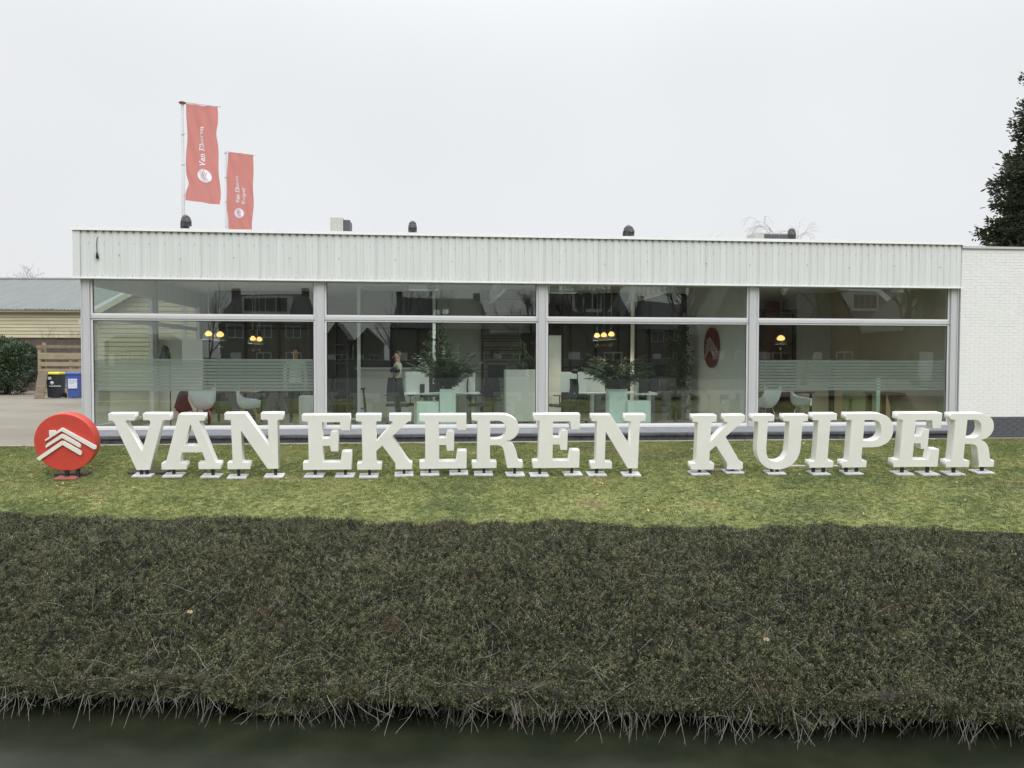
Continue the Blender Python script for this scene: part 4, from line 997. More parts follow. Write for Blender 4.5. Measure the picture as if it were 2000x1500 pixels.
# ------------------------------------------------------------------ inside the showroom
FLZ=.08
def hz(px,py,v): return zz(px,py,v)-FLZ
def pendant(px,py0,py1,v,wpx,label,group,cordtop=3.42,dl=26):
    u,_,z0=loc(px,py1,v); z1=zz(px,py0,v); s=(PA.y+v+1.0)/F; R=wpx*s/2; H=z1-z0
    t=bt('pendant_lamp',label,'lamp',u,v,z0,0,group)
    MB().lathe([(R,0),(R*1.0,H*.25),(R*.86,H*.62),(R*.55,H*.9),(R*.28,H)],n=18).obj('lamp_shade',MT['lamp_glass'],t)
    MB().lathe([(R*1.02,-.008),(R*1.02,.012)],n=18).obj('rim',MT['chrome'],t)
    MB().tube([(0,0,H*.98),(0,0,H*1.25),(0,0,H*1.75)],[R*.34,R*.34,R*.3],12).obj('socket',MT['shade_black'],t)
    MB().lathe([(0,H*.38),(R*.45,H*.42),(R*.62,H*.55),(R*.58,H*.68),(R*.40,H*.84),(R*.15,H*.95)],n=12).obj('bulb',MT['bulb'],t)
    MB().tube([(0,0,H*1.7),(0,0,cordtop-z0)],.006,5).obj('cord',MT['chrome'],t)
    lamp_light(t,(0,0,-.12),1); down_light(t,(0,0,-.04),dl,(1,.80,.58))
    return t
def lamp_light(t,loc_,W_,col=(1,.72,.42),r=.05):
    l=bpy.data.lights.new('bulb_light','POINT'); l.energy=W_; l.color=col; l.shadow_soft_size=r
    o=bpy.data.objects.new('bulb_light',l); COL.objects.link(o); o.parent=t; o.location=loc_
def down_light(t,loc_,W_,col):
    l=bpy.data.lights.new('down_light','SPOT'); l.energy=W_; l.color=col; l.shadow_soft_size=.12; l.spot_size=rad(160); l.spot_blend=.6
    o=bpy.data.objects.new('down_light',l); COL.objects.link(o); o.parent=t; o.location=loc_
gp='glass pendant lamps lit behind the windows'
pendant(407.5,645.5,663,2.6,22,'lit glass pendant lamp, left one of the pair nearer the corner',gp)
pendant(430,646.5,665,2.4,22,'lit glass pendant lamp, right one of the pair nearer the corner',gp)
pendant(494,655.5,671,3.9,18,'lit glass pendant lamp, left one of the smaller pair in the first bay',gp)
pendant(506.5,657,672,4.2,18,'lit glass pendant lamp, right one of the smaller pair in the first bay',gp)
pendant(1166,649.5,665,2.6,19,'lit glass pendant lamp, left one of the three in a row',gp)
pendant(1179.5,648.5,664,2.8,19,'lit glass pendant lamp, middle one of the three in a row',gp)
pendant(1194,647,663,2.5,20,'lit glass pendant lamp, right one of the three in a row',gp)
pendant(1525,654,672,3.0,26,'single lit glass pendant lamp in front of the orange room',gp,dl=150)
def shell_chair(px,v,rz,label,pz=None,wood=True,sc_=1):
    u=uu(px,v); t=bt('shell_chair',label,'chair',u,v,FLZ,rz,'white shell chairs')
    g=MB(); nx,ny=14,10; vs=[]
    for j in range(ny+1):
        for i in range(nx+1):
            a=-1+2*i/nx; b=j/ny    # bowl: seat front to back top
            x=.30*a*(1-.15*abs(a)); y=-.22+.44*min(b*1.5,1)+.03*max(0,b-.67); z=.44+.02*(1-b)*4*(b)*-1 + (max(0,b-.5)**1.3)*.95 + .24*abs(a)**3*(1-.6*abs(b-.55))
            vs.append((x,y,z))
    fs=[(j*(nx+1)+i,j*(nx+1)+i+1,(j+1)*(nx+1)+i+1,(j+1)*(nx+1)+i) for j in range(ny) for i in range(nx)]
    g.add(vs,fs,0,True); g.add([(a,b+.004,c-.012) for a,b,c in vs],[f[::-1] for f in fs],0,True); g.obj('seat_shell',MT['chair_white'],t)
    for sx in (-1,1):
        for sy in (-1,1):
            MB().tube([(sx*.10,sy*.10,.44),(sx*.22,sy*.22,0)],[.018,.012] if wood else [.008,.008],6).obj('leg',MT['chair_wood' if wood else 'chrome'],t)
    g=MB(); g.tube([(-.15,-.15,.26),(.15,.15,.26)],.006,4); g.tube([(-.15,.15,.26),(.15,-.15,.26)],.006,4); g.obj('brace',MT['black_steel'],t)
    t.scale=(sc_,)*3; return t
shell_chair(396,1.6,rad(-165),'white shell armchair with wooden legs seen from behind, left of the table')
shell_chair(485,1.9,rad(110),'white shell armchair with wooden legs turned sideways, right of the table')
shell_chair(1496,1.5,rad(200),'white shell chair on wire legs beside the last window post',wood=False)
shell_chair(1566,1.9,rad(60),'white shell chair on wire legs turned towards the black table',wood=False)
def table(px0,px1,v,dep,h,m,label,legm=None,lw=.05,name='table'):
    u0,u1=uu(px0,v),uu(px1,v); W=u1-u0; t=bt(name,label,'table',u0,v,FLZ)
    MB().box(0,W,0,dep,h-.035,h).obj('table_top',MT[m],t)
    for x in (.04,W-.04-lw):
        for y in (.04,dep-.04-lw): MB().box(x,x+lw,y,y+lw,0,h-.036).obj('leg',MT[legm or m],t)
    return t
table(400,500,2.6,1.0,.74,'dark_table','dark meeting table behind the frosted stripes in the first bay','black_steel')
table(1492,1592,2.3,1.0,.74,'dark_table','black meeting table between the two wire legged chairs','black_steel')
table(1722,1790,1.6,.8,.74,'table_wood','sturdy brown wooden desk near the right wall',None,.11)
# white standing board and floor lamp, jacket
u0=uu(304,4.0); u1=uu(395,4.0); z1=hz(350,662,4.0); t=bt('standing_board','tall white board standing on the floor in the first bay','board',u0,4.0,FLZ)
MB().box(0,u1-u0,0,.05,.05,z1).obj('panel',MT['wall_white'],t); g=MB(); g.box(.1,.16,-.2,.25,0,.05); g.box(u1-u0-.16,u1-u0-.1,-.2,.25,0,.05); g.obj('feet',MT['black_steel'],t)
u=uu(321,1.2); t=bt('floor_lamp','black floor lamp with a big dome shade in front of the white board','lamp',u,1.2,FLZ); zt=hz(321,674,1.2); zb=hz(321,703.5,1.2); ps=uu(332,1.2)-u
MB().tube([(0,0,0),(0,0,.02)],.15,18).obj('base',MT['shade_black'],t).location=(ps,0,0)
MB().tube([(ps,0,.02),(ps,0,zb+.1),(ps*.6,0,zt-.04)],[.012]*3,8).obj('stem',MT['shade_black'],t)
MB().lathe([(.145,0),(.135,.06),(.085,.15),(.065,.17),(.07,.23),(.06,zt-zb-.03),(.0,zt-zb)],(0,0,zb),18).obj('lamp_shade',MT['shade_black'],t)
u=uu(357,1.9); t=bt('coat','dark coat hung over a chair next to the white armchair','coat',u,1.9,FLZ+.35)
g=MB(); rs=random.Random(2); vs=[];n=10
for j in range(7):
    for i in range(n):
        a=2*math.pi*i/n; r=(.14+.03*math.sin(3*a+j))*(1-.08*j); vs.append((r*1.1*math.cos(a)+.02*rs.gauss(0,1),r*.6*math.sin(a),.02+j*.075+.02*rs.gauss(0,1)))
g.add(vs,[(j*n+i,j*n+(i+1)%n,(j+1)*n+(i+1)%n,(j+1)*n+i) for j in range(6) for i in range(n)]+[tuple(range(n-1,-1,-1)),tuple(6*n+i for i in range(n))],0,True); g  .obj('cloth',MT['black_mesh'],t)
def cabinet(px0,px1,py,v,dep,m,label,doors=1,name='cabinet',cat='cabinet'):
    u0,u1=uu(px0,v),uu(px1,v); W=u1-u0; h=hz((px0+px1)/2,py,v); t=bt(name,label,cat,u0,v,FLZ)
    MB().box(0,W,0,dep,.04,h).obj('body',MT[m],t); MB().box(.02,W-.02,.02,dep-.02,0,.04).obj('plinth',MT['black_steel'],t)
    for k in range(doors): MB().box(k*W/doors+.006,(k+1)*W/doors-.006,-.018,-.001,.06,h-.012).obj('door',MT[m],t)
    return t,W,h
cabinet(583,613,774,1.0,.45,'wall_white','low white cabinet just left of the first window post')
cabinet(814,857,785,1.0,.45,'green_white','low pale green cabinet left of the first tall planter')
cabinet(1226,1270,783,1.0,.45,'green_white','low pale green cabinet right of the second tall planter')
cabinet(988,1046,722,2.6,.5,'wall_white','tall white cabinet under the trailing plant')
cabinet(1071,1096,655,3.6,.5,'wall_white','tall narrow white cupboard at the left of the third bay')
# counter, desks with privacy screens
def counter(px0,px1,py,v,label):
    u0,u1=uu(px0,v),uu(px1,v); W=u1-u0; h=hz((px0+px1)/2,py,v); t=bt('counter',label,'counter',u0,v,FLZ)
    MB().box(0,W,0,.5,0,h-.045).obj('front_panel',MT['wall_white'],t); MB().box(-.1,W+.1,-.08,.6,h-.044,h).obj('counter_top',MT['desk_white'],t); return t
counter(702,838,718,5.0,'white reception counter behind the standing woman')
def desk(px0,px1,v,dep,label,screen=None,spy=726):
    u0,u1=uu(px0,v),uu(px1,v); W=u1-u0; h=.74; t=bt('desk',label,'desk',u0,v,FLZ)
    MB().box(0,W,0,dep,h-.03,h).obj('desk_top',MT['desk_white'],t)
    for x in (W*.25,W*.82): 
        g=MB(); g.box(x-.04,x+.04,dep*.45,dep*.45+.08,.03,h-.031); g.box(x-.035,x+.035,.05,dep-.05,0,.03); g.obj('leg',MT['desk_white'],t)
    if screen:
        a,b=uu(screen[0],v+dep*.5)-u0,uu(screen[1],v+dep*.5)-u0; MB().box(a,b,dep*.5,dep*.5+.035,h+.001,hz(800,spy,v+dep*.5)).obj('screen',MT['desk_white'],t)
    return t
desk(789,878,1.7,.8,'white desk with a tall pale screen next to the office chair',(792,838),726)
desk(872,938,2.0,.8,'white desk with a pale screen right of the first palm',(884,928),728)
desk(1122,1286,1.9,.8,'long white desk with a wide cream screen in the third bay',(1096,1182),726)
desk(1240,1284,1.4,.7,'small white desk end right of the second palm',(1238,1248),730)
def monitor(px,py,v,label,z=None,rz=0,w_=.5):
    u=uu(px,v); zb=hz(px,py,v); t=bt('monitor',label,'monitor',u,v,FLZ+zb-.42,rz)
    MB().box(-w_/2,w_/2,-.015,.015,.12,.42).obj('display',MT['black_mesh'],t); g=MB(); g.box(-.02,.02,.0155,.04,.0,.2); g.box(-.1,.1,-.07,.09,0,.012); g.obj('stand',MT['black_steel'],t)
monitor(836,750,2.2,'black computer monitor half hidden by the first palm',rz=.8); monitor(1258,755,1.8,'dark curved lamp or screen on the small desk end',rz=.7,w_=.35)
monitor(970,713,4.2,'thin black monitor on a stand in front of the slatted wall',w_=.45); monitor(1298,712,4.4,'black monitor in front of the dark glass partition',w_=.5)
def planter(px0,px1,py,v,label,plab,nf,hp,spread,seed):
    u0,u1=uu(px0,v),uu(px1,v); W=u1-u0; h=hz((px0+px1)/2,py,v); t=bt('planter',label,'planter',u0,v,FLZ)
    g=MB(); g.box(0,W,0,W,0,h-.03); g.box(0,W,0,.02,h-.0299,h); g.box(0,W,W-.02,W,h-.0299,h); g.box(0,.02,.02,W-.02,h-.0299,h); g.box(W-.02,W,.02,W-.02,h-.0299,h); g.obj('box',MT['green_white'],t)
    MB().box(.021,W-.021,.021,W-.021,h-.029,h-.015).obj('soil',MT['soil'],t)
    palm(u0+W/2,v+W/2,FLZ+h-.015,plab,nf,hp,spread,seed)
def palm(u,v,z,label,nf,hp,spread,seed,narrow=False,drp=.7,ll=.2):
    rs=random.Random(seed); t=bt('palm',label,'plant',u,v,z)
    gs=MB(); vs=[];fs=[]
    for k in range(nf):
        a=rs.uniform(0,6.28); L=hp*rs.uniform(.6,1.1); el=rs.uniform(.75,1.45); p=Vector((rs.uniform(-.06,.06),rs.uniform(-.06,.06),0)); d=Vector((math.cos(a)*math.cos(el),math.sin(a)*math.cos(el),math.sin(el))); pts=[p]
        n=9
        for i in range(n):
            d=(d+Vector((math.cos(a)*.10*spread,math.sin(a)*.10*spread,-.10*drp*(i/n)*2))).normalized(); p=p+d*L/n; pts.append(p)
        gs.tube(pts,[.007*(1-.8*i/n) for i in range(n+1)],3,0,False)
        sd=d.cross(Vector((0,0,1))).normalized()
        for i in range(2,n+1):
            for s in (-1,1):
                for q_ in (0,.5):
                    b=pts[i]-(pts[i]-pts[i-1])*q_; dl=(sd*s+d*.9+Vector((0,0,rs.uniform(-.35,.1)))).normalized(); l=ll*rs.uniform(.7,1.15)*(1-.4*i/n if i>n-3 else 1); wv=d.cross(dl).cross(dl).normalized()*.015
                    o=len(vs); vs.extend([b,b+dl*l*.45+wv,b+dl*l+Vector((0,0,-l*.25)),b+dl*l*.45-wv]); fs.append((o,o+1,o+2,o+3))
    me=bpy.data.meshes.new('fronds'); me.from_pydata([tuple(x) for x in vs],[],fs); me.materials.append(MT['leaf_palm']); link('fronds',me,t); gs.obj('stems',MT['leaf_palm'],t)
    return t
planter(859,890,760,1.1,'tall square pale green planter in the second bay','bushy green palm in the tall planter of the second bay',64,.95,.12,21)
planter(1191,1226,760,1.1,'tall square pale green planter in the third bay','wide spreading palm in the tall planter of the third bay',70,1.0,.9,22)
# trailing plant on the cabinet, climbing plants in the back
def strappy(px,v,z,label,n,L,seed,up=1.0):
    rs=random.Random(seed); u=uu(px,v); t=bt('pot_plant',label,'plant',u,v,z)
    MB().lathe([(.0,0),(.12,0),(.14,.16),(.12,.16),(.12,.13),(0,.13)],n=14).obj('pot',MT['black_steel'],t)
    vs=[];fs=[]
    for _ in range(n):
        a=rs.uniform(0,6.28); l=L*rs.uniform(.6,1.1); p=Vector((0,0,.13+rs.uniform(0,.5)*up)); d=Vector((math.cos(a)*.55,math.sin(a)*.55,1)).normalized(); sd=Vector((-math.sin(a),math.cos(a),0))*.012; o=len(vs)
        for i in range(6): vs.extend([p-sd*(1-i/6),p+sd*(1-i/6)]); d=(d+Vector((math.cos(a)*.2,math.sin(a)*.2,-.48))).normalized(); p=p+d*l/6
        for i in range(5): fs.append((o+2*i,o+2*i+1,o+2*i+3,o+2*i+2))
    me=bpy.data.meshes.new('leaves'); me.from_pydata([tuple(x) for x in vs],[],fs); me.materials.append(MT['leaf_palm']); link('leaves',me,t)
    MB().tube([(0,0,.1),(0,0,.6*up)],.02,5).obj('stem',MT['bark'],t)
strappy(1020,2.75,FLZ+hz(1017,722,2.6)+.0,'strappy trailing pot plant on top of the tall white cabinet',150,.75,31)
for px,v,lab,sd in ((850,3.2,'tall leafy green plant behind the column and the first palm',41),(1322,3.4,'tall leafy plant in front of the dark partition, third bay',42)):
    u=uu(px,v); leaf_bush('indoor_plant',lab,'plant',Wp(u,v,FLZ),.35,.35,hz(px,640,v),1500,.10,'leaf_palm',sd)
# office chairs
def office_chair(px,v,rz,label,sc_=1.0,head=True):
    u=uu(px,v); t=bt('office_chair',label,'chair',u,v,FLZ,rz,'black mesh office chairs')
    g=MB()
    for k in range(5):
        a=2*math.pi*k/5; e=(math.cos(a)*.30,math.sin(a)*.30,.07); g.tube([(0,0,.10),e],[.022,.015],5); 
    g.obj('star_base',MT['chrome'],t)
    g=MB()
    for k in range(5):
        a=2*math.pi*k/5; g.tube([(math.cos(a)*.30-.02,math.sin(a)*.30,.03),(math.cos(a)*.30+.02,math.sin(a)*.30,.03)],.03,8)
    g.obj('castors',MT['rubber'],t,kind='stuff')
    MB().tube([(0,0,.09),(0,0,.42)],.025,8).obj('gas_lift',MT['black_steel'],t)
    g=MB(); g.box(-.24,.24,-.24,.22,.43,.49); g.box(-.22,.22,-.26,-.24,.43,.475); g.obj('seat',MT['black_mesh'],t)
    g=MB(); vs=[]; nx,ny=6,10
    for j in range(ny+1):
        for i in range(nx+1):
            a=-1+2*i/nx; b=j/ny; vs.append((.22*a*(1-.25*b),.24-.05*a*a+.05*math.sin(b*3)+.05*b,.54+.52*b))
    fs=[(j*(nx+1)+i,j*(nx+1)+i+1,(j+1)*(nx+1)+i+1,(j+1)*(nx+1)+i) for j in range(ny) for i in range(nx)]
    g.add(vs,fs,0,True); g.add([(a,b+.02,c) for a,b,c in vs],[f[::-1] for f in fs],0,True); g.obj('backrest',MT['black_mesh'],t)
    g=MB(); g.tube([(0,.2,.45),(0,.34,.6),(0,.36,1.05)],.018,6); 
    if head: g.tube([(0,.36,1.0),(0,.36,1.15),(0,.31,1.22)],.012,5)
    g.obj('spine',MT['black_steel'],t)
    if head: MB().tube([(-.10,.29,1.22),(-.04,.28,1.23),(.04,.28,1.23),(.10,.29,1.22)],[.04,.055,.055,.04],8).obj('headrest',MT['black_mesh'],t)
    for sx in (-1,1):
        g=MB(); g.tube([(sx*.20,.05,.46),(sx*.27,.05,.52),(sx*.27,.05,.66)],.015,5); g.box(sx*.27-.04,sx*.27+.04,-.10,.14,.661,.685); g.obj('armrest',MT['black_mesh'],t)
    t.scale=(sc_,)*3; return t
office_chair(781,2.1,rad(160),'black mesh office chair in front of the standing woman',1.02)
office_chair(940,2.3,rad(70),'black mesh office chair between the desk and the tall white cabinet')
office_chair(963,4.2,rad(170),'black office chair in front of the slatted wooden wall',1,False)
office_chair(1101,1.8,rad(-70),'black mesh office chair seen from the side, left of two')
office_chair(1121,2.4,rad(-75),'black mesh office chair seen from the side, right of two')
office_chair(1318,1.7,rad(100),'grey office chair with chrome foot beside the white dividing wall',1,False)
office_chair(1757,2.5,rad(180),'black office chair pushed under the brown wooden desk',.95,False)
office_chair(672,3.0,rad(90),'dark office chair beside the dark shelving in the second bay',1,False)
# bar stool, dark shelving
u=uu(699,3.6); t=bt('bar_stool','black bar stool in front of the reception counter','stool',u,3.6,FLZ)
MB().box(-.17,.17,-.17,.17,.76,.80).obj('seat',MT['black_steel'],t)
for sx in (-1,1):
    for sy in (-1,1): MB().tube([(sx*.13,sy*.13,.76),(sx*.2,sy*.2,0)],.014,5).obj('leg',MT['black_steel'],t)
g=MB(); g.tube([(-.17,-.17,.3),(.17,-.17,.3)],.01,4); g.tube([(-.17,.17,.3),(.17,.17,.3)],.01,4); g.obj('foot_rail',MT['black_steel'],t)
u0,u1=uu(654,2.8),uu(676,2.8); zt=hz(665,634,2.8); t=bt('shelving','tall dark open shelving beside the first window post','shelving',u0,2.8,FLZ)
for x in (0,u1-u0): MB().box(x-.015,x+.015,0,.35,0,zt).obj('upright',MT['black_steel'],t)
for k in range(6): MB().box(.016,u1-u0-.016,0,.35,.1+k*(zt-.15)/5,.125+k*(zt-.15)/5).obj('shelf',MT['dark_wood'],t)
MB().box(.016,u1-u0-.016,.33,.345,.1,zt-.05).obj('back_panel',MT['dark_glass'],t)
# free-standing white columns
for px,v,wpx,lab in ((701,3.3,6,'slim white steel column left of the reception counter'),(848,3.0,6,'slim white steel column behind the first palm'),(1235,3.0,6,'slim white steel column behind the second palm')):
    u=uu(px,v); t=bt('column',lab,'column',u,v,FLZ); w_=wpx*(PA.y+v+1)/F/2
    MB().box(-w_,w_,-w_,w_,0,3.34).obj('shaft',MT['white_paint'],t); MB().box(-w_*1.6,w_*1.6,-w_*1.6,w_*1.6,0,.02).obj('foot_plate',MT['white_paint'],t)
# dark glazed steel partitions with mullions
def partition(px0,px1,v,pxm,label,h=3.34,rails=(2.3,)):
    u0,u1=uu(px0,v),uu(px1,v); t=bt('glazed_partition',label,'partition',u0,v,FLZ); W=u1-u0
    MB().box(0,W,.02,.03,.05,h).obj('dark_pane',MT['dark_glass'],t)
    for p in pxm: x=uu(p,v)-u0; MB().box(x-.035,x+.035,-.02,.05,0,h).obj('mullion',MT['black_steel'],t)
    for z in (.0,)+rails+(h-.06,): MB().box(0,W,-.015,.019,z,z+.05).obj('rail',MT['black_steel'],t)
partition(704,852,6.1,(706,765,816,850),'dark glazed steel partition behind the reception counter')
partition(1096,1232,6.0,(1098,1114,1163,1207,1230),'dark glazed steel partition behind the long desk',rails=(1.25,))
partition(1240,1345,6.0,(1242,1268,1311,1342),'dark glazed steel partition left of the white dividing wall',rails=(1.25,))
partition(420,610,6.5,(422,480,545,608),'dark glazed wall at the back of the first bay')
# slatted wall with a round clock-like emblem
v=5.2; u0,u1=uu(944,v),uu(1018,v); t=bt('slatted_wall','grey wooden slatted wall panel with dark gaps in the second bay','wall panel',u0,v,FLZ)
MB().box(0,u1-u0,.03,.06,0,3.3).obj('backing',MT['recess_dark'],t)
pys=[560,585,612,632,644,657,662,667,679,685,695,700,707,722,730,738,757,790,830]
for a,b in zip(pys[:-1],pys[1:]):
    za,zb=hz(980,a,v),hz(980,b,v); zb=max(zb,0.01)
    if za-zb>.04: MB().box(0,u1-u0,0,.029,zb+.018,min(za,3.3)).obj('slat',MT['slat_wood'],t)
u=uu(967,v-.05); t=bt('wall_clock','round black wall clock on the slatted wooden wall','clock',u,v-.05,zz(967,690,v))
M=Matrix.Rotation(math.pi/2,4,'X'); s=(PA.y+v+1)/F; R=8.2*s
MB().lathe([(R,-.03),(R,.02),(R*.84,.02),(R*.84,-.03)],n=24,M=M).obj('rim',MT['black_steel'],t)
g=MB(); g.lathe([(0,.0),(R*.84,.0)],n=24,M=M); g.obj('face',MT['slat_wood'],t)
g=MB()
for a in (20,65,110,155,200,245,290,335): 
    ca,sa=math.cos(rad(a)),math.sin(rad(a)); g.tube([(ca*R*.25,-.01,sa*R*.25),(ca*R*.72,-.01,sa*R*.72)],R*.09,5)
g.obj('spokes',MT['black_steel'],t)
# round red roof emblem on the dividing wall
v0,v1=1.72,2.62; vc=(v0+v1)/2; zc_=zz(1396,679,vc); Rr_=.47
t=bt('wall_emblem','round dark red sign with grey roof marks on the white dividing wall','sign',13.135,vc,zc_,math.pi*1.5)
M=Matrix.Rotation(math.pi/2,4,'X')
me=extrude_poly('disc',[[(math.cos(2*math.pi*i/48)*Rr_,math.sin(2*math.pi*i/48)*Rr_) for i in range(48)]],.06,MT['emblem_red'],.004); dd=link('disc',me,t,loc=(0,-.035,0))
def dp2(px,py): return ((px-689)/576*Rr_,(738-py)/576*Rr_)
for l in LG: link('chevron',extrude_poly('chevron',[[dp2(*p) for p in l]],.02,MT['emblem_grey'],.002),dd,loc=(0,-.04,0))
# black framed opening and door details in the fourth bay
v=4.6; u0,u1=uu(1481,v),uu(1555,v); t=bt('open_rack','black steel rack in front of the orange room','rack',u0,v,FLZ); zt=hz(1520,604,v)
for px in (1490,1552): x=uu(px,v)-u0; MB().box(x-.045,x+.045,0,.08,0,zt).obj('upright',MT['black_steel'],t)
for py in (605,670,745): z=hz(1520,py,v); MB().box(0,u1-u0,.081,.16,z-.05,z).obj('shelf',MT['black_steel'],t)
u=uu(1625,3.8); MB().box(u-.07,u+.07,3.8,3.9,FLZ,FLZ+.95)
t=bt('bollard_post','short black post standing in front of the grey wall','post',u,3.8,FLZ); MB().box(-.06,.06,-.04,.04,0,hz(1625,752,3.8)).obj('shaft',MT['black_steel'],t); MB().box(-.14,.14,-.12,.12,0,.015).obj('foot',MT['black_steel'],t)
u=uu(1716,1.3); t=bt('glass_screen','upright pale green glass screen left of the brown desk','screen',u,1.3,FLZ); hh=hz(1716,735,1.3)
MB().box(-.045,.045,-.01,.01,0,hh).obj('end_panel',MT['green_white'],t); MB().box(-.85,-.046,-.006,.006,.1,hh-.02).obj('glass',MT['screen_glass'],t); MB().box(-.9,.05,-.12,.12,0,.015).obj('foot',MT['chrome'],t)
t=bt('added_room_lamp','unseen warm lamp added to light the orange room behind the black rack','lamp',uu(1620,7.2),7.2,3.30); MB().lathe([(0,.0),(.14,.02),(.18,.09),(.05,.11),(0,.12)],n=16).obj('lamp_bowl',MT['bulb'],t); lamp_light(t,(0,0,-.12),45,(1,.7,.48),.1)  # added lamp, hidden behind the grey wall, gives the orange room its glow
# ceiling luminaires and the white baluster panels near the ceiling
for px0,px1,py0,py1,v,lab in ((797,858,556,565,1.5,'flat white ceiling light behind the second upper window'),(1074,1128,562,571,1.5,'flat white ceiling light behind the third upper window')):
    u0,u1=uu(px0,v),uu(px1,v); zb=zz(px0,py1,v); t=bt('ceiling_light',lab,'ceiling light',u0,v,zb)
    MB().box(0,u1-u0,0,.22,0,.09).obj('housing',MT['white_paint'],t); MB().box(.04,u1-u0-.04,.03,.19,-.008,-.001).obj('diffuser',MT['tube_light'],t); down_light(t,((u1-u0)/2,.11,-.02),170,(.95,1,.95))
    g=MB(); 
    for x in (.1,u1-u0-.1): g.tube([(x,.1,.09),(x,.1,3.42-zb)],.006,4)
    g.obj('hangers',MT['chrome'],t)
for px,lab in ((1225,'white baluster panel hanging under the ceiling in the third bay'),(957,'white baluster panel hanging under the ceiling in the second bay')):
    v1_=4.6; u,_,zb=loc(px,590,v1_); t=bt('baluster_panel',lab,'railing',u,.35,zb); L=v1_-.35
    MB().box(-.03,.03,0,L,-.05,.0).obj('bottom_rail',MT['white_paint'],t); MB().box(-.03,.03,0,L,3.40-zb,3.44-zb-.03).obj('top_rail',MT['white_paint'],t)
    hh=3.40-zb; k=0; y=.1
    while y<L-.3:
        g=MB(); w_=.30; p=[(y,0),(y+w_,0),(y+w_*.78,hh*.25),(y+w_*.62,hh*.55),(y+w_,hh),(y,hh),(y+w_*.38,hh*.55),(y+w_*.22,hh*.25)]
        g.prism([(a,b) for a,b in p],-.02,.02); me=g.mesh('baluster',MT['white_paint']); me.transform(Matrix.Rotation(math.pi/2,4,'Z')); link('baluster',me,t); y+=.46

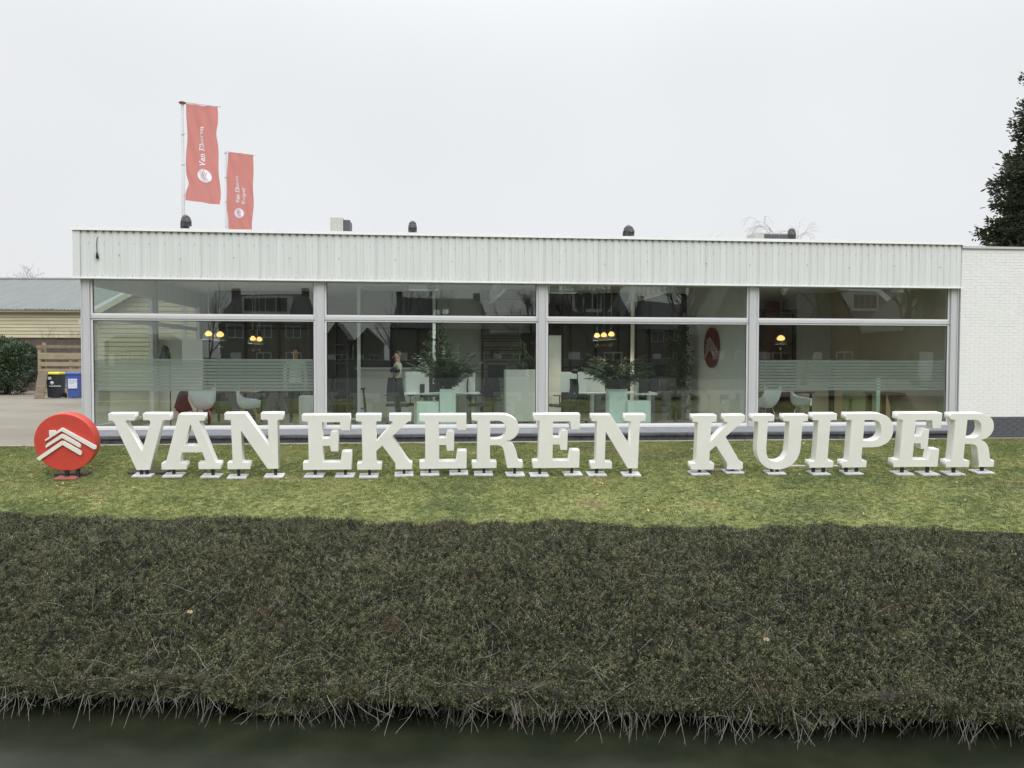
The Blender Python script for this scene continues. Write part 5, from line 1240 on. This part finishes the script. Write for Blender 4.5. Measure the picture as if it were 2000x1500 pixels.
# ------------------------------------------------------------------ people inside
def person(px,v,label,H,rz,top,pose,hair,face_top=None):
    u=uu(px,v); t=bt('person',label,'person',u,v,FLZ,rz)
    # joints (x right, -y forward)
    J={'pel':(0,0,.53),'wai':(0,.0,.60),'che':(0,.0,.74),'nck':(0,.0,.835),'hd0':(0,-.008,.875),'hd1':(0,-.01,.93),'hd2':(0,0,.985)}
    for s,n in ((-1,'l'),(1,'r')):
        J['sh'+n]=(s*.105,.0,.805); a=pose[n]
        J['el'+n]=a[0]; J['wr'+n]=a[1]; J['ha'+n]=a[2]
        J['hp'+n]=(s*.055,0,.51); J['kn'+n]=(s*.06,-.012,.28); J['an'+n]=(s*.06,.01,.035); J['to'+n]=(s*.068,-.085,.015)
    R={'pel':(.085,.06),'wai':(.075,.052),'che':(.095,.06),'nck':(.03,.03),'hd0':(.034,.036),'hd1':(.043,.053),'hd2':(.022,.026),'sh':(.038,.036),'el':(.024,.024),'wr':(.016,.015),'ha':(.02,.012),'hp':(.052,.052),'kn':(.034,.034),'an':(.022,.024),'to':(.02,.014)}
    names=list(J); idx={n:i for i,n in enumerate(names)}
    E=[('pel','wai'),('wai','che'),('che','nck'),('nck','hd0'),('hd0','hd1'),('hd1','hd2')]
    for n in 'lr': E+=[('che','sh'+n),('sh'+n,'el'+n),('el'+n,'wr'+n),('wr'+n,'ha'+n),('pel','hp'+n),('hp'+n,'kn'+n),('kn'+n,'an'+n),('an'+n,'to'+n)]
    vs=[Vector(J[n])*H for n in names]
    # fingers: five short chains from each hand
    ed=[(idx[a],idx[b]) for a,b in E]; rad_=[R[n if n in R else n[:2]] for n in names]
    for n in 'lr':
        h=Vector(J['ha'+n]); wv=Vector(J['wr'+n]); d=(h-wv).normalized(); sd=d.cross(Vector((0,1,0))); sd=sd.normalized() if sd.length>.1 else Vector((1,0,0))
        for k,(off,L) in enumerate(((-.014,.030),(-.005,.036),(.005,.034),(.014,.027),(-.022,.018))):
            p=h+sd*off+d*(.006 if k<4 else -.012); q=p+d*L*.55+Vector((0,-.006,0)); r=p+d*L+Vector((0,-.014,0))
            i=len(vs); vs+= [p*H,q*H,r*H]; ed+=[(idx['ha'+n],i),(i,i+1),(i+1,i+2)]; rad_+=[(.0055,.0055)]*3
    me=bpy.data.meshes.new('body'); me.from_pydata([tuple(x) for x in vs],ed,[]); o=bpy.data.objects.new('tmp',me); COL.objects.link(o)
    md=o.modifiers.new('s','SKIN'); md.use_smooth_shade=True
    for i,sv in enumerate(me.skin_vertices[0].data): sv.radius=(rad_[i][0]*H,rad_[i][1]*H); sv.use_root=(i==0)
    o.modifiers.new('d','SUBSURF').levels=1; o.modifiers['d'].render_levels=1
    dg=bpy.context.evaluated_depsgraph_get(); nm=bpy.data.meshes.new_from_object(o.evaluated_get(dg)); bpy.data.objects.remove(o); nm.name='body'
    nm.materials.clear()
    for m in ('skin',top,'trousers','shoe'): nm.materials.append(MT[m])
    hl,hr=[Vector(J['ha'+n])*H for n in 'lr']; wl,wr=[Vector(J['wr'+n])*H for n in 'lr']
    for p in nm.polygons:
        c=p.center; nh=min((c-hl).length,(c-hr).length)
        dw=min((c-wl).length,(c-wr).length)
        if nh<.048*H or (dw<.018*H): k=0
        elif c.z>.835*H: k=0
        elif c.z<.035*H: k=3
        elif c.z<.54*H and abs(c.x)<.115*H: k=2
        else: k=1
        p.material_index=k; p.use_smooth=True
    link('body',nm,t)
    # hair cap and face
    g=MB(); vs=[];n=16
    for j in range(8):
        th=j/7*1.75
        for i in range(n):
            a=2*math.pi*i/n; r=math.sin(th); front=max(0,-math.sin(a)); lim=1-.45*front*(th>1.0)
            vs.append((.047*H*r*math.cos(a)*lim,.056*H*r*math.sin(a)*lim+.006*H,.945*H+.052*H*math.cos(th)+(.03*H*front if th>1.1 else 0)))
    g.add(vs,[(j*n+i,j*n+(i+1)%n,(j+1)*n+(i+1)%n,(j+1)*n+i) for j in range(7) for i in range(n)],0,True); g.obj('hair',MT[hair],t)
    g=MB(); yf=-.064*H
    for s in (-1,1): g.lathe([(0,-.004*H),(.005*H,0),(0,.004*H)],(s*.018*H,yf+.008*H,.925*H),8)
    g.obj('eyes',MT['hair_dark'],t)
    g=MB(); g.tube([(0,yf+.006*H,.925*H),(0,yf-.010*H,.905*H),(0,yf+.006*H,.902*H)],[.004*H,.008*H,.005*H],6)
    for s in (-1,1): g.tube([(s*.044*H,0,.93*H),(s*.048*H,.004*H,.915*H),(s*.043*H,0,.902*H)],[.005*H,.009*H,.004*H],6)
    g.obj('nose_and_ears',MT['skin'],t)
    g=MB(); g.box(-.012*H,.012*H,yf+.006*H,yf+.012*H,.884*H,.888*H); g.obj('mouth',MT['maroon'],t)
    return t
pw_={'l':((-.125,.02,.66),(-.10,-.09,.60),(-.08,-.13,.605)),'r':((.125,.02,.66),(.11,-.07,.585),(.10,-.11,.575))}
person(777,2.9,'woman with dark hair in a cream jumper standing side-on by the counter',hz(777,684.5,2.9),rad(-80),'sweater',pw_,'hair_brown')
pm_={'l':((-.135,.01,.655),(-.13,-.03,.53),(-.125,-.04,.49)),'r':((.135,.01,.655),(.13,-.03,.53),(.125,-.04,.49))}
person(577,3.2,'dark haired man in a pale shirt standing behind the frosted stripes',hz(577,677.5,3.2),rad(10),'shirt',pm_,'hair_dark')

# ------------------------------------------------------------------ across the street (seen in the reflections)
def house(px0,px1,pyr,pye,D,label,dormer=0,gable=False,m='house_brick',chim=True,sky_=0):
    c=mirror((px0+px1)/2,700,D); s=D/F; W=(px1-px0)*s; zr=EYE+(HOR-pyr)*s; ze=EYE+(HOR-pye)*s; dp=8.0
    # reflected left/right is kept: u grows to the right both ways
    t=thing('brick_house' if m=='house_brick' else 'house',label,'house',(c.x,c.y,0),ANG,'houses across the street, mirrored in the glass')
    y1,y0=0,-dp      # front faces +y, towards the showroom
    if gable:
        MB().prism([(-W/2,0),(W/2,0),(W/2,ze),(0,zr),(-W/2,ze)],y0,y1).obj('wall',MT[m],t)
        g=MB()
        for q in (-1,1):
            pts=[(0,zr+.14),(q*(W/2+.3),ze-.12),(q*(W/2+.3),ze-.3),(0,zr-.02)]; pts=pts if q>0 else pts[::-1]; g.prism(pts,y0-.3,y1+.3)
        rf=g.obj('roof',MT['roof_dark'],t)
    else:
        MB().box(-W/2,W/2,y0,y1,0,ze).obj('wall',MT[m],t)
        g=MB(); ov=.35; pr=[(-dp-ov,ze-.1),(-dp/2,zr),(ov,ze-.1)]
        g.add([(-W/2-.1,pr[0][0],pr[0][1]),(W/2+.1,pr[0][0],pr[0][1]),(W/2+.1,pr[2][0],pr[2][1]),(-W/2-.1,pr[2][0],pr[2][1]),(-W/2*.86,pr[1][0],zr),(W/2*.86,pr[1][0],zr)],[(0,1,5,4),(2,3,4,5),(3,0,4),(1,2,5),(0,3,2,1)])
        rf=g.obj('roof',MT['roof_dark'],t)
    if chim:
        for x in (-W*.42,W*.40): MB().box(x-.35,x+.35,-dp/2-.35,-dp/2+.35,zr-1.4,zr+.55).obj('chimney',MT['house_brick'],rf)
    if dormer:
        dw=W*dormer; zm=ze+(zr-ze)*.28; MB().box(-dw/2,dw/2,-dp*.42,-.9,zm,zr-(zr-ze)*.12).obj('dormer',MT['house_white'],rf)
        n=4
        for k in range(n): x=-dw/2+.15+k*(dw-.3)/n; w0=MB().box(x+.06,x+(dw-.3)/n-.06,-.898,-.86,zm+.3,zr-(zr-ze)*.2).obj('dormer_window',MT['house_glass'],rf)
    if sky_:
        for k in range(2): x=-W*.05+k*.9; g=MB(); yy=-1.6; zq=ze-.1+(ov_:=(zr-ze+.1)/(dp/2+.35))*(.35-yy); g.add([(x,yy,zq+.04),(x+.6,yy,zq+.04),(x+.6,yy-.7,zq+.04+.7*ov_),(x,yy-.7,zq+.04+.7*ov_)],[(0,1,2,3)]); g.obj('roof_window',MT['coping_white'],rf)
    nw=max(2,int(W/2.2)); fl=2 if ze>4 else 1
    for f_ in range(fl):
        for k in range(nw):
            x=-W/2+W*(k+.5)/nw; zb=.9+f_*2.7
            if zb+1.3>ze: continue
            if f_==0 and k==0: 
                d_=MB().box(x-.5,x+.5,.001,.06,0.02,2.2).obj('door',MT['house_white'],t); continue
            g=MB(); g.box(x-.75,x+.75,.001,.07,zb,zb+.09); g.box(x-.75,x+.75,.001,.07,zb+1.21,zb+1.3); 
            for q in (-.75,-.04,.67): g.box(x+q,x+q+.08,.001,.07,zb+.09,zb+1.21)
            wf=g.obj('window',MT['house_white'],t); MB().box(x-.66,x+.66,.002,.03,zb+.095,zb+1.205).obj('pane',MT['house_glass'],wf)
    return t
house(432,600,571,628,82,'brick house with two chimneys and a dormer mirrored in the first bay',.55)
house(762,955,578,640,86,'long brick house with dark roof and roof windows mirrored in the second bay',0,sky_=1)
house(688,745,641,668,120,'small gabled brick house mirrored far off in the second bay',gable=True,chim=False)
house(640,676,630,660,115,'narrow gabled house mirrored at the left of the second bay',gable=True,chim=False)
house(1085,1235,560,628,70,'wide dark roofed house mirrored in the third bay',.5)
house(950,1078,612,650,100,'low dark roofed house mirrored at the right of the second bay',0,chim=False)
house(1378,1476,548,650,74,'tall gabled house mirrored beside the red emblem in the third bay',gable=True,chim=False)
house(1255,1400,585,640,95,'brick house mirrored behind the big bare tree in the third bay',0)
house(1478,1542,545,640,72,'steep roofed house mirrored at the left of the fourth bay',gable=True)
house(1560,1680,548,650,70,'tall gabled brick house mirrored in the fourth bay',gable=True,chim=False)
house(1632,1765,560,624,82,'brick house with a wide dormer mirrored in the fourth bay',.42,chim=False)
house(1775,1960,556,640,66,'dark gabled house mirrored at the far right of the glass',gable=True,chim=False)
house(205,330,655,668,150,'low distant houses mirrored at the far left of the glass',0,chim=False)
def rtree(px,pyt,D,label,seed,tr=.2,spread=.5,lv=6,lean=(0,0)):
    c=mirror(px,700,D); H=EYE+(HOR-pyt)*D/F
    return bare_tree('street_tree',label,'tree',(c.x,c.y,0),H*.98,seed,MT['bark'],tr,lean,spread,lv,0,'bare street trees mirrored in the glass')
rtree(405,552,48,'slender young bare tree mirrored in the first bay',51,.07,.28,5)
rtree(772,562,60,'bare tree mirrored left of the long house in the second bay',52,.10,.4,5)
rtree(885,545,75,'bare tree rising over the mirrored long house',53,.15,.4,5)
rtree(1035,545,55,'bare tree mirrored beside the second window post',54,.16,.5,6)
rtree(1128,470,50,'big dark bare tree mirrored in the third bay',55,.3,.55,6)
rtree(1330,470,46,'big bare tree with bent limbs mirrored in the third bay',56,.28,.6,6,(-.15,0))
rtree(1568,500,50,'bare tree with a forked trunk mirrored in the fourth bay',57,.2,.6,6)
rtree(1790,470,52,'many branched bare tree mirrored at the right of the fourth bay',58,.35,.5,7)
c0=mirror(400,700,70); c1=mirror(1700,700,64)
t=thing('garden_wall','long low pale garden wall across the street, mirrored faintly in the glass','wall',(c0.x,c0.y,0),math.atan2(c1.y-c0.y,c1.x-c0.x))
MB().box(0,(c1-c0).length,-.1,.1,0,1.5).obj('wall_body',MT['fence_pale'],t); MB().box(0,(c1-c0).length,-.15,.15,1.501,1.56).obj('wall_cap',MT['kerb'],t)
